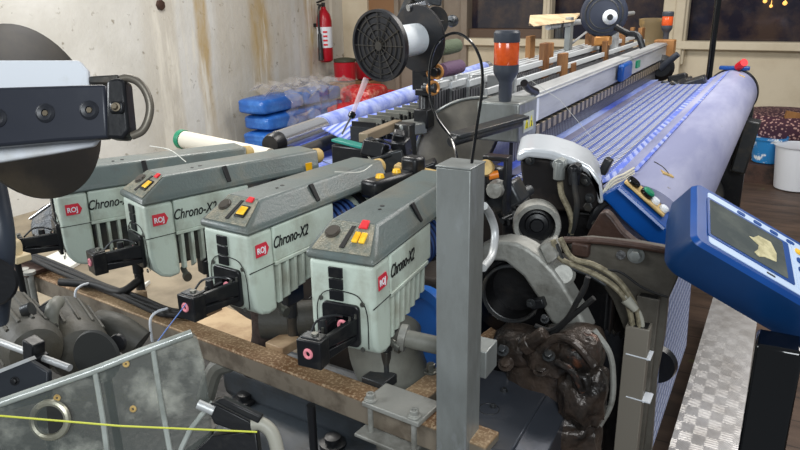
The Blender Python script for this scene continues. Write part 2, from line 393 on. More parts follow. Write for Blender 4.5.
# clear film heap over bales
b=MB(); a=at(300,86,X=Xb+.34); random.seed(3)
gx=15; grid=[]
y0=at(282,100,X=Xb+.3).y; y1=at(352,100,X=Xb+.3).y
for i in range(gx+1):
    row=[]
    for j in range(gx+1):
        y=y0+(y1-y0)*i/gx; t=j/gx
        z=zt+.07-max(0,t-.4)*.8+random.uniform(-.06,.06); x=Xb-.2+min(t,.4)*1.3+random.uniform(-.05,.05)+(t>.4)*.06
        row.append(b.bm.verts.new((x,y,z)))
    grid.append(row)
for i in range(gx):
    for j in range(gx): b.face([grid[i][j],grid[i+1][j],grid[i+1][j+1],grid[i][j+1]])
o=b.build('plastic_film',film,ang=20); tag(o,'crumpled clear plastic film draped over the blue and red bales','film')
sm=o.modifiers.new('solid','SOLIDIFY'); sm.thickness=.002
for i,(u,v,s) in enumerate(((352,104,.46),(380,92,.5),(414,90,.5),(364,86,.46),(398,98,.5))):
    p=at(u,v,X=-4.2)
    sack((p.x,p.y,p.z-.10),.4,s*1.05,.24,'red_bag',bag_red,['crumpled red bag lowest at the left behind the spool','crumpled red bag in the middle of the red heap','crumpled red bag at the right of the red heap by the grey panel','crumpled red bag on top of the heap under the canisters','crumpled red bag at the front right of the red heap'][i],'red bags behind the spool',30+i,.11)
p=at(375,130,X=-4.2)
tag(MB().box((-4.2,p.y+.1,.08),(.6,1.3,.16)).build('storage_box',brown_m,bevel=.02),'dark storage box under the red bags','box')
for i,(u,v) in enumerate(((345,71),(366,70))):
    p=at(u,v,X=-4.6); t=thing('canister',['red canister nearest the fire extinguisher','red canister half hidden behind the black spool flange'][i],'canister',(p.x,p.y,p.z-.11),'red canisters')
    MB().lathe([(.10,0),(.125,.01),(.13,.2),(.12,.215)],t.location,(0,0,1)).build('tub',red,t)
    MB().lathe([(.122,.215),(.132,.22),(.128,.25),(.06,.262)],t.location,(0,0,1)).build('lid',mat('dark_lid',(58,60,44),.7) if 'dark_lid' not in M else M['dark_lid'],t)
    tag(MB().box((p.x,p.y,(p.z-.12)/2),(.27,.27,p.z-.12)).build('carton',brownbd,bevel=.01),['tall brown carton under the left red canister','tall brown carton under the right red canister'][i],'carton','cartons under the canisters')
# extinguisher
p=at(326,62,X=XL+.14); q=at(324,9,X=XL+.14); z0=p.z; hh=q.z-p.z
t=thing('fire_extinguisher','red fire extinguisher with white label hanging on the stained wall','fire extinguisher',(p.x,p.y,z0))
MB().lathe([(.0,0),(.06,.0),(.085,.02),(.09,.06),(.09,hh*.78),(.075,hh*.9),(.03,hh*1.0),(.03,hh*1.04)],t.location,(0,0,1)).build('cylinder_body',red,t)
MB().lathe([(.091,hh*.28),(.092,hh*.29),(.092,hh*.66),(.091,hh*.67)],t.location,(0,0,1),32).build('paper_label',white_m,t,label='white label with red marks')
for k in range(4):
    MB().box(V(t.location)+V((.06,-.075,hh*(.34+.08*k))),(.05,.006,.02),(0,0,38)).build('label_mark',redp,t)
MB().rod(V(t.location)+V((0,0,hh*1.0)),V(t.location)+V((0,0,hh*1.12)),.022).box(V(t.location)+V((.0,-.04,hh*1.15)),(.03,.16,.018),(12,0,0)).box(V(t.location)+V((.0,-.05,hh*1.07)),(.025,.13,.014),(-8,0,0)).build('valve_handle',black_m,t,bevel=.003)
MB().tube([V(t.location)+V(a) for a in((0,-.03,hh*1.08),(.02,-.12,hh*1.02),(.02,-.14,hh*.75),(.02,-.13,hh*.55))],.014).rod(V(t.location)+V((.02,-.13,hh*.55)),V(t.location)+V((.02,-.125,hh*.05)),.022,.034).build('discharge_hose',dsteel,t)
MB().box((XL+.05,p.y,z0+hh*.7),(.12,.05,.04)).build('wall_bracket',black_m,t)

# ================================================================== FAR RIGHT: basket, buckets, pole
p=at(790,150,Y=7.0); random.seed(5)
t=thing('laundry_basket','wide basket covered in maroon patterned cloth by the back wall','basket',(p.x-.02,7.0,0))
bz=at(790,110,Y=7.0).z; bl=V((at(790,110,Y=7.0).x-.03,7.0,0))
MB().lathe([(.25,bz-.42),(.34,bz-.36),(.40,bz-.2),(.42,bz-.08),(.34,bz-.02),(.1,bz+.0)],bl,(0,0,1),28).build('patterned_cover','maroon_patterned_cloth',t)
MB().box(V((bl.x,bl.y,(bz-.42)/2)),(.3,.3,bz-.42)).build('basket_base',brown_m,t)
MB().box(at(798,117,Y=6.7),(.2,.04,.07),(0,10,15)).build('wooden_handle',wood,t)
p=at(768,160,Z=0); 
t=thing('bucket','blue and white paint bucket standing on the floor below the basket','bucket',(p.x,6.55,0))
pz=at(768,162,Y=6.55).z; tz=at(768,136,Y=6.55).z; t.location=(at(768,150,Y=6.55).x,6.55,0)
MB().box((t.location.x,6.55,max(pz,.02)/2),(.3,.3,max(pz,.02))).build('bucket_stand',brown_m,t)
MB().lathe([(.10,pz),(.115,pz+.01),(.135,tz),(.142,tz),(.142,tz-.02),(.1,tz-.03)],(t.location.x,6.55,0),(0,0,1)).build('tub',mat('bucket_blue',(40,124,186),.35,0,((220,226,230),9,.56,.6)),t)
t=thing('bucket','white plastic bucket to the right of the blue one','bucket',(at(800,150,Y=6.35).x,6.35,0))
MB().lathe([(.11,0),(.15,.01),(.18,max(pz,.1)+.2),(.19,max(pz,.1)+.2),(.1,max(pz,.1)+.18)],t.location,(0,0,1)).build('tub',white_m,t)
a=at(719,-6,Y=5.6); c=at(703,120,Y=5.6)
tag(MB().rod((a.x-.0,5.6,0),(a.x,5.6,2.2),.022).build('pole',gloss_black),'thin black floor pole standing behind the cloth roll','pole')

# ================================================================== LOOM: superstructure
bx0=-.70
Y0,Y1=1.86,4.75
def zx(u,v,X=bx0): return at(u,v,X=X)
A=zx(520,99); B=zx(667,43); Cc=zx(523,122); Dd=zx(664,62)
t=thing('loom_top_beam','long aluminium top beam across the loom above the heald wires','beam',(bx0,A.y,1.1))
zt0,zb0=A.z,Cc.z; ztb=(A.z+B.z)/2; zbb=(Cc.z+Dd.z)/2
Y0=A.y; Y1=B.y
MB().box((bx0-.035,(Y0+Y1)/2,(ztb+zbb)/2),(.07,Y1-Y0,ztb-zbb)).box((bx0+.003,(Y0+Y1)/2,ztb-.012),(.006,Y1-Y0,.008)).build('beam_profile',alum,t,bevel=.004)
MB().box((bx0+.002,Y0+.16,(ztb+zbb)/2),(.003,.03,ztb-zbb-.01)).build('paper_strip',white_m,t)
# near end block with caution sticker
S=t
blk=MB(); bw=.11
blk.box((bx0-.02,Y0-.05,(ztb+zbb)/2-.002),(.13,.16,ztb-zbb+.02)); blk.build('end_block',steel,S,bevel=.006)
yy=Y0-.05
st=MB().box((bx0+.0465,yy+.0,(ztb+zbb)/2-.008),(.002,.085,.055)).build('caution_sticker',mat('sticker_grey',(176,180,170),.5),S)
for k in (-1,1):
    MB().prism([(bx0+.0478,yy+k*.02-.016,(ztb+zbb)/2-.025),(bx0+.0478,yy+k*.02+.016,(ztb+zbb)/2-.025),(bx0+.0478,yy+k*.02,(ztb+zbb)/2+.008)],(.001,0,0)).build('warning_triangle',mat('warn_yellow',(226,214,30),.5) if 'warn_yellow' not in M else M['warn_yellow'],st)
    MB().box((bx0+.0492,yy+k*.02,(ztb+zbb)/2-.014),(.001,.004,.014)).box((bx0+.0492,yy+k*.02,(ztb+zbb)/2-.022),(.001,.008,.003)).build('warning_mark',ink,st)
# far end wooden block
MB().box((bx0-.02,Y1+.06,(ztb+zbb)/2),(.12,.1,ztb-zbb+.03)).build('end_block',wood,S,bevel=.005,label='wood-brown far end block')
# clamps / dark lever on near end
MB().tube([zx(524,83),zx(528,88),zx(536,92)],.012).build('lever',black_m,S)
# blue switch on beam
p=zx(622,67); MB().box(p+V((.015,0,-.018)),(.03,.26,.075),(0,0,3)).build('blue_clamp',blue_m,S,bevel=.01)
p=zx(630,63); MB().box(p+V((.034,.02,-.006)),(.01,.07,.035)).build('green_label',green,S)
# quarter-round side guard
gy=Y0+.02
arc=[(at(417,175,Y=gy))]
for (u,v) in ((415,165),(416,150),(421,135),(429,120),(441,109),(455,102),(470,98),(488,97),(500,98)): arc.append(at(u,v,Y=gy))
arc+= [at(502,128,Y=gy),at(480,175,Y=gy)]
arc=[V((p.x,gy,p.z)) for p in arc]
t=thing('side_guard','grey steel guard plate with rounded corner below the near beacon','guard',(arc[5].x,gy,arc[0].z))
MB().prism(arc,(0,.03,0)).build('guard_plate',mat('grey_guard_steel',(112,108,100),.5,.3,((138,132,120),8,.45,.7)),t,bevel=.004)
MB().tube([p+V((0,-.004,0)) for p in arc[1:9]],.005,sub=2).build('rolled_edge',steel,t)
a=at(450,142,D=1.72); c=at(520,122,D=1.86)
t2=thing('guard_rail','polished silver bar below the caution stickers','bar',(a.x,a.y,a.z-.03))
MB().rod(a,c,.013,n=20).box((a+c)/2+V((0,.02,.012)),((c-a).length*1.0,.05,.01),(0,-degrees(asin((c-a).normalized().z)),degrees(atan2((c-a).y,(c-a).x)))).build('bar',dsteel,t2,bevel=.002)
# heald wires (curtain) and reed under beam
o=MB().box((bx0-.03,(Y0+Y1)/2,zbb-.075),(.012,Y1-Y0-.04,.15)).build('heald_wire_curtain','heald_wires'); tag(o,'dark curtain of fine heald wires hanging below the top beam','heald wires',kind='stuff')
o=MB().box((bx0-.012,(Y0+Y1)/2+.05,zbb-.03),(.02,Y1-Y0-.25,.035)).build('reed_strip','reed_teeth',bevel=.002); tag(o,'toothed metal strip running just under the top beam','reed')
# heald frames behind beam
labs=['nearest the top beam','second behind the top beam','third behind the top beam','fourth behind the top beam','furthest behind the top beam']
blocks=[(0,[(565,68),(571,72)]),(1,[(543,62),(549,60),(620,38)]),(2,[(530,60),(592,42),(636,33)]),(3,[(590,42),(601,40),(611,40)]),(4,[(529,58),(612,42)])]
BK=[[(562,72,.13),(571,77,.10),(605,55,.12)],[(544,62,.13),(622,45,.11),(641,38,.11)],[(549,58,.11),(592,48,.12),(607,50,.11)],[(589,42,.12),(613,42,.12),(632,37,.11)],[(530,54,.14),(600,40,.12),(620,34,.11)]]
for k in range(5):
    x=bx0-.13-.062*k
    t=thing('heald_frame','thin white metal heald frame, '+labs[k],'heald frame',(x,Y0,zbb-.05),'heald frames')
    z=ztb+.01+.008*((k*3)%4)
    MB().box((x,(Y0+Y1)/2,z),(.012,Y1-Y0-.1,.022)).build('top_rail',white_alum,t,bevel=.002)
    MB().box((x,(Y0+Y1)/2,z-.075),(.004,Y1-Y0-.14,.11)).build('heald_wires','heald_wires',t)
    for j,(u,v,hh) in enumerate(BK[k]):
        q=at(u,v,X=x); MB().box((x,q.y,q.z+.005),(.024,.06+.016*q.y/4,hh*1.1),(0,0,4*((k+j)%3-1))).build('wooden_block',wood,t,bevel=.003)
tag(MB().box((bx0-.27,(Y0+Y1)/2,zbb-.02),(.30,Y1-Y0-.2,.02)).build('frame_tray',dsteel),'dark metal tray beneath the heald frames','tray')
p=at(454,86,X=-1.05);
t=thing('guide_panel','pale ribbed metal panel standing behind the side guard','panel',(p.x,p.y,p.z-.1))
for j in range(5):
    MB().box((-1.02+.055*j,Y0+.18,ztb-.03),(.045,.015,.16)).build('slat',alum,t,bevel=.003)
# beacons
def beacon(u,v,X,label):
    p=at(u,v,X=X)
    return p
b0=at(517,97,X=bx0-.02); 
t=thing('warning_beacon','large orange beacon light at the near end of the loom top beam','beacon',(0,0,0),'orange beacons')
MB().lathe([(.020,0),(.022,.012),(.022,.06),(.030,.075),(.040,.09),(.042,.10),(.042,.118)],(0,0,0),(0,0,1)).build('base',grey_beacon,t)
MB().lathe([(.040,.118),(.041,.12),(.041,.186),(.040,.188)],(0,0,0),(0,0,1)).build('orange_lens',orange,t)
MB().lathe([(.042,.188),(.043,.19),(.043,.217),(.038,.224),(.005,.224)],(0,0,0),(0,0,1)).build('cap',grey_beacon,t)
far=copy_tree(t)
t.location=(bx0-.01,Y0-.10,ztb+.008); t.scale=(.86,.86,.88)
far.location=(bx0-.03,Y1+.13,ztb+.004); far.scale=(.82,.82,.80); far['label']='small orange beacon light at the far end of the loom top beam'
# cardboard, tripod rod, far creel
xk=bx0-.3
c=at(556,19,X=xk); t=thing('bracket_rod','horizontal silver rod on an upright bar above the heald frames','rod',(c.x,at(568,40,X=xk).y,ztb))
a=at(548,27,X=xk); d=at(632,26,X=xk-.0); pu=at(568,48,X=xk); pt=at(571,20,X=xk)
MB().rod((xk,a.y,a.z),(xk,d.y,a.z+.01),.014).build('rod',alum,t)
MB().box((xk,pu.y,(pu.z+pt.z)/2),(.03,.05,pt.z-pu.z+.03)).build('upright',steel,t,bevel=.003)
MB().rod(at(571,44,X=xk),at(589,30,X=xk),.006).build('brace',alum,t)
MB().rod((xk,a.y+.18,a.z+.02),(xk,a.y+.18,a.z-.06),.02).build('clamp',dsteel,t)
pu=at(614,50,X=xk+.15);pt=at(616,26,X=xk+.15)
MB().box((xk+.15,pu.y,(pu.z+pt.z)/2-.03),(.03,.06,pt.z-pu.z+.06)).build('upright',alum,t,bevel=.003)
o=MB(); c=[at(529,23,X=xk),at(574,20,X=xk),at(580,13,X=xk-.12),at(530,15,X=xk-.12)]
o.prism(c,(0,0,-.012)); c2=[at(529,23,X=xk),at(534,27,X=xk+.03),at(574,22,X=xk+.02),at(574,20,X=xk)]
o.prism(c2,(.004,.0,.004)); tag(o.build('cardboard_piece',card,bevel=.002),'folded piece of cardboard resting on the silver rod','cardboard')
# far spool head
p=at(604,14,X=-.85)
t=thing('yarn_package_holder','dark round holder with a white yarn cone beyond the heald frames','holder',(p.x,p.y,p.z-.2))
n=(V((0,0,H))-p).normalized()
MB().lathe([(.001,-.03),(.105,-.03),(.115,-.02),(.105,0),(.05,.01)],p,n,32).build('disc',mat('blue_black_disc',(44,50,66),.5),t)
for k in range(3): MB().torus(p+n*.006,n,.05+.02*k,.003).build('disc_ring',dsteel,t)
MB().lathe([(.001,.10),(.016,.10),(.028,.08),(.036,.04),(.034,.0)],p+V((.03,0,-.015)),n,24).build('yarn_cone',yarn_white,t)
MB().lathe([(.001,.112),(.013,.112),(.015,.10)],p+V((.03,0,-.015)),n,20).build('core',black_m,t)
MB().tube([p+V((.06,0,-.06)),p+V((.12,.0,-.09)),p+V((.17,0,-.10)),p+V((.20,0,-.16))],.015).build('arm',black_m,t)
MB().box(p+V((.0,.02,-.13)),(.08,.06,.05)).build('bracket',amber,t,bevel=.01)
MB().rod(p+V((0,.04,-.1)),(p.x,p.y+.04,ztb-.1),.02).build('support',dsteel,t)
# gold cloth bundle behind window side
p=at(652,30,Y=5.6); o=MB().lathe([(.04,-.12),(.08,-.12),(.085,.02),(.095,.04),(.10,.08),(.08,.085)],p,(0,0,1),18).rod(p+V((0,0,-.15)),(p.x,5.6,0),.05).build('bobbin_bin',mat('gold_cloth',(120,104,76),.5,0,((170,140,90),6,.5,.65))); tag(o,'dull gold cloth-lined bin standing behind the loom','bin')

# ================================================================== cloth, warp, roll
rc=V((-.285,0,.985)); RR=.135
yn,yf=1.65,4.45
t=thing('cloth_roll','big lavender-blue cloth covered roller along the front of the loom','roller',(rc.x,yn,rc.z-RR))
rf=MB(); rf.rod((rc.x,yn,rc.z),(rc.x,yf,rc.z),RR,n=64); rf.build('rolled_cloth','lavender_blue_roll_cloth',t)
MB().lathe([(.03,0),(RR+.006,0),(RR+.008,.05),(RR-.0,.06)],(rc.x,yf-.005,rc.z),(0,1,0),40).build('end_cap',black_m,t)
MB().box((rc.x-.0,yf+.01,rc.z+RR+.01),(.16,.05,.02)).build('end_strap',blue_m,t,bevel=.005)
MB().rod((rc.x+.02,yf-.02,rc.z+RR+.02),(rc.x+.05,yf-.07,rc.z+RR+.05),.022).build('knob',redp,t)
MB().box((rc.x+.05,yf-.16,rc.z+RR-.012),(.03,.1,.004),(0,22,8)).build('tape_piece',tan,t)
MB().box((rc.x+.045,yn+.17,rc.z+RR-.0085),(.028,.04,.003),(0,20,20)).build('tape_piece',tan,t)
MB().tube([(rc.x+.0,yn+.25,rc.z+RR+.001),(rc.x+.03,yn+.21,rc.z+RR-.003),(rc.x+.055,yn+.16,rc.z+RR-.012)],.0016).build('loose_thread',ink,t)
# cloth sheet from shed to roller
zc=1.085
def strip(name,m,xa,xb,za,zb,ya,yb,label,cat,th=.003,n=1,kind=None):
    o=MB().hexa([(xa,ya,za),(xb,ya,zb),(xb,ya,zb-th),(xa,ya,za-th)],[(xa,yb,za),(xb,yb,zb),(xb,yb,zb-th),(xa,yb,za-th)]).build(name,m)
    return tag(o,label,cat,kind=kind)
strip('woven_cloth','blue_white_patterned_cloth',-.645,-.40,1.06,1.075,1.78,4.3,'blue and white patterned cloth stretched between reed and roller','cloth')
strip('fringe_strip','blue_warp_threads',-.40,rc.x-.02,1.076,rc.z+RR+.003,1.78,4.4,'pale blue fringe strip where the cloth meets the roller','cloth edge')
strip('reed_shadow_warp','shadow_grey_warp',-.685,-.645,1.055,1.06,1.85,4.3,'grey band of warp between the wires and the patterned cloth','warp')  # grey colour stands for the reed's shadow on the warp
strip('warp_sheet','blue_sheen_warp',-.76,-.685,1.05,1.055,1.9,4.4,'shiny blue warp band under the heald wires','warp')
# hanging cloth below
x=-.21
o=MB().box((x,2.0,.62),(.004,.75,.5)).build('hanging_cloth','blue_white_hanging_cloth'); 
for v in o.data.vertices:
    if v.co.z<.1: v.co.x+=.02
tag(o,'patterned cloth hanging down under the roller behind the side frame','cloth')
t=thing('cloth_beam','dark take-up roller low under the loom front','roller',(-.33,2.0,.3))
MB().rod((-.36,1.5,.42),(-.36,4.3,.42),.12,n=36).build('roller_core',dsteel,t)
# far mechanism behind cloth end
t=thing('temple_mechanism','black cluster of clamps at the far edge of the cloth','mechanism',at(672,80,Y=4.4))
c0=at(684,95,Y=4.2); random.seed(11)
for k in range(9):
    q=c0+V((random.uniform(-.12,.14),random.uniform(-.06,.06),random.uniform(-.07,.08)))
    MB().box(q,(random.uniform(.05,.11),.08,random.uniform(.03,.06)),(random.uniform(-30,30),random.uniform(-30,30),0)).build('clamp',black_m if k%2 else dsteel,t,bevel=.008)
    if k%3==0: MB().rod(q+V((0,-.05,0)),q+V((0,-.09,.01)),.02).build('knob',rubber,t)
t=thing('tension_lever','black cam wheel with grey lever at the far beam end','lever',at(664,70,Y=4.7))
p=at(661,68,Y=4.55); MB().lathe([(.02,-.05),(.07,-.05),(.08,0),(.05,.03)],p,(.3,-1,0),24).build('cam',black_m,t); MB().rod(p+V((0,-.03,0)),at(678,54,Y=4.5),.022,.018).build('handle',grey_beacon,t)

# back side warp, roller, stop motion
zr=1.10
a=at(278,142,Z=zr)
t=thing('back_rest_roller','polished chrome roller behind the second and third feeders','roller',(a.x,a.y,zr-.05))
dr=(at(345,118,Z=zr)-a); dr=V((dr.x,dr.y,0)).normalized()
MB().rod(a,a+dr*2.6,.037,n=40).build('roller',chrome,t)
q=a+dr*.30; MB().rod(q,a+dr*2.5,.0405,n=40).build('wrapped_warp',mat('blue_wrap',(120,136,208),.4,0,((176,188,232),14,.40,.62),.2,80),t,label='blue warp wrapped over the roller')
MB().lathe([(.012,-.05),(.030,-.05),(.036,-.03),(.036,0),(.030,.005)],a,dr,24).build('end_collar',black_m,t)
a2=a+V((.10,-.05,-.03))
t=thing('guide_roller','thin dark roller in front of the chrome roller','roller',a2-V((0,0,.03)))
MB().rod(a2,a2+dr*2.2,.024,n=24).build('roller',dsteel,t); MB().rod(a2-dr*.08,a2,.034,n=20).build('end_cap',black_m,t)
w=[at(322,128,Z=1.13),at(456,90,Z=1.13),at(470,100,Z=1.1),at(346,140,Z=1.1)]
o=MB().prism(w,(0,0,-.004)).build('back_warp_sheet','blue_warp_threads'); tag(o,'sheet of pale blue warp threads behind the black drop wires','warp')
w=[at(300,152,Z=1.04),at(420,118,Z=1.04),at(440,150,Z=1.04),at(360,175,Z=1.04)]
o=MB().prism(w,(0,0,-.004)).build('warp_lease','blue_sheen_warp'); tag(o,'blue warp threads seen beneath the drop wire bars','warp')
t=thing('warp_stop_motion','row of dark serrated drop wires across the blue warp','drop wires',at(390,118,Z=1.14))
p0=at(357,128,Z=1.14);p1=at(428,106,Z=1.14)
n=52
for k in range(n):
    q=p0.lerp(p1,k/(n-1)); MB().box(q+V((.02,0,-.026+.010*(k%2)+.006*((k*7)%3))),(.09,.007,.06),(0,0,0)).build('drop_wire',(dsteel,black_m,duct)[k%3],t)
q0=at(363,138,Z=1.16);q1=at(398,124,Z=1.16)
def bar(b,p,q,w,h):
    d=(q-p); x=V((d.y,-d.x,0)).normalized()*w/2; z=V((0,0,h/2))
    return b.hexa([p-x-z,p+x-z,p+x+z,p-x+z],[q-x-z,q+x-z,q+x+z,q-x+z])
t=thing('lease_bar','brown flat bar with a pivot bracket in front of the drop wires','bar',q0-V((0,0,.1)))
bar(MB(),q0,q1,.03,.028).build('bar',brown_m if False else mat('tan_brown_bar',(150,134,112),.4,.2),t,bevel=.003)
c=at(408,128,Z=1.15); MB().box(c,(.08,.1,.04),(0,0,-30)).build('bracket',steel,t,bevel=.006); bolt(at(409,127,Z=1.14)+V((0,-.05,0)),(0.3,-1,0),.012,.02,t)
bar(MB(),c,at(434,112,Z=1.14),.03,.025).build('arm',steel,t,bevel=.003)
MB().box(at(405,145,D=2.2),(.06,.05,.14)).build('leg',dsteel,t,bevel=.004)
# control box with teal strip
c=at(350,150,D=2.0)
t=thing('sensor_box','black sensor box with teal circuit strip on top behind the third feeder','sensor box',c-V((0,0,.07)))
MB().box(c+V((.01,0,-.018)),(.115,.06,.07),(0,0,-6)).build('housing',black_m,t,bevel=.006)
MB().box(c+V((.01,-.01,.022)),(.118,.035,.008),(0,6,-6)).build('circuit_strip',teal,t,bevel=.002)
for k in range(3): MB().box(c+V((.09+.01*k,-.02,.03-.03*k)),(.04,.03,.02),(20*k,30,0)).build('connector',dsteel,t,bevel=.003)
for k in range(4): MB().tube([c+V((.07,-.02,.03-.01*k)),c+V((.13,-.05,.05-.03*k)),c+V((.19,-.02,.02-.03*k))],.0035).build('wire',hose if k%2 else black_m,t)
# antenna with ball
a=at(342,134,D=2.0); c=at(352,115,D=2.02); e=at(366,79,D=2.05)
t=thing('thread_guide_rod','thin rod with a small black ball and clear tube rising from the sensor box','rod',a)
MB().rod(a,c,.003).build('rod',bsteel,t); MB().lathe([(.0,-.012),(.008,-.009),(.012,0),(.008,.009),(0,.012)],c,(0,0,1),16).build('ball',gloss_black,t)
MB().rod(c,e,.006,.009).build('clear_tube',mat('clear_tube',(226,206,210),.2,alpha=.45),t)

# ================================================================== big spool and its stand
sp=at(379,46,D=1.95); bk=at(417,39,D=2.07)
ax=V((-.62,-.68,.04)).normalized()    # points to the front flange
ax=(sp-bk).normalized()
sd=(V((0,0,H))-sp).normalized()
axis=ax
R=.100
SL=(bk-sp).length
t=thing('yarn_spool','large black flanged spool of white yarn held on the stand','spool',sp-V((0,0,R)))
f=MB().lathe([(.001,0),(.012,0),(.014,-.004),(R*.9,-.004),(R*.93,.004),(R,.004),(R,-.012),(.012,-.014)],sp,axis,48).build('front_flange',flange,t)
ribs=MB()
x,y,d=basis(axis)
for k in range(12):
    a=2*pi*k/12; r=x*cos(a)+y*sin(a); ribs.rod(sp+r*.012+axis*.0,sp+r*R*.92+axis*.0,.0016,n=6)
for q in (.25,.45,.62,.8): ribs.torus(sp+axis*-.001,axis,R*q,.0016,40,6)
ribs.build('flange_ribs',dull_dark,t)
MB().lathe([(.0,.004),(.013,.004),(.015,0),(.015,-.004)],sp,axis,24).build('hub',dull_dark,t)
MB().rod(sp-axis*.01,sp-axis*SL,.046,n=36).build('white_yarn',yarn_white,t)
ct=sp-axis*SL
MB().lathe([(.02,0),(R*.98,0),(R*1.0,-.006),(R*.97,-.012),(.02,-.014)],ct,axis,40).build('back_flange',flange,t)
# stand
t=thing('spool_stand','black upright stand with amber yarn guides behind the big spool','stand',at(424,135,D=2.2))
s0=at(424,132,D=2.22); s1=at(424,66,D=2.22)
MB().rod(s0,s1,.014).box(at(424,118,D=2.22),(.05,.05,.06)).box(at(423,77,D=2.22),(.06,.04,.08)).box(at(426,92,D=2.2),(.06,.04,.02)).build('column',black_m,t,bevel=.003)
MB().rod(s1,at(422,-10,D=2.3),.011).build('upper_column',black_m,t)
top=at(418,4,D=2.1)
MB().box(top,(.10,.03,.02),(0,-35,10)).box(top+V((.03,0,.01)),(.09,.03,.02),(0,10,20)).box(at(404,14,D=2.1),(.025,.03,.11),(0,28,0)).build('spool_clamp',dsteel,t,bevel=.003)
MB().rod(at(408,8,D=2.05),at(436,1,D=2.1),.01).box(at(420,6,D=2.05),(.05,.02,.014),(0,-20,0)).build('clamp_bolt',bsteel,t)
for (u,v) in ((427,17),(433,72),(433,88)):
    c=at(u,v,D=2.16); MB().torus(c,(.8,-.6,0),.018,.006,24,8).build('yarn_guide',amber,t)
    MB().rod(c-V((.03,.0,0)),c+V((.01,0,0)),.015).build('guide_hub',dsteel,t)
c=at(436,22,D=2.2); MB().lathe([(.0,0),(.048,0),(.048,-.006),(0,-.008)],c,(.85,-.5,0),32).build('tension_disc',dsteel,t)
a=at(440,21,D=2.2);e=at(452,21,D=2.26)
MB().rod(a,e,.003).lathe([(.0,.012),(.018,.012),(.020,.0),(.016,-.012),(0,-.014)],e,(e-a),20).build('tension_knob',dsteel,t)
for lab,m,(u0,v0),(u1,v1) in (('small olive green yarn bobbin beside the big spool',cone_green,(434,50),(454,46)),('small mauve yarn bobbin below the olive one',cone_mauve,(436,72),(457,67))):
    a=at(u0,v0,D=2.15); e=at(u1,v1,D=2.25); d=(e-a)
    t=thing('yarn_bobbin',lab,'bobbin',a-V((0,0,.02)),'bobbins beside the spool')
    MB().lathe([(.012,0),(.022,d.length*.06),(.024,d.length*.5),(.022,d.length*.95),(.01,d.length)],a+d*.2,d,20).build('yarn',m,t)
    MB().rod(a-d*.1,a+d*.25,.012).build('core',black_m,t)
    MB().torus(a+d*.05,d,.02,.005,20,8).build('end_ring',amber,t)

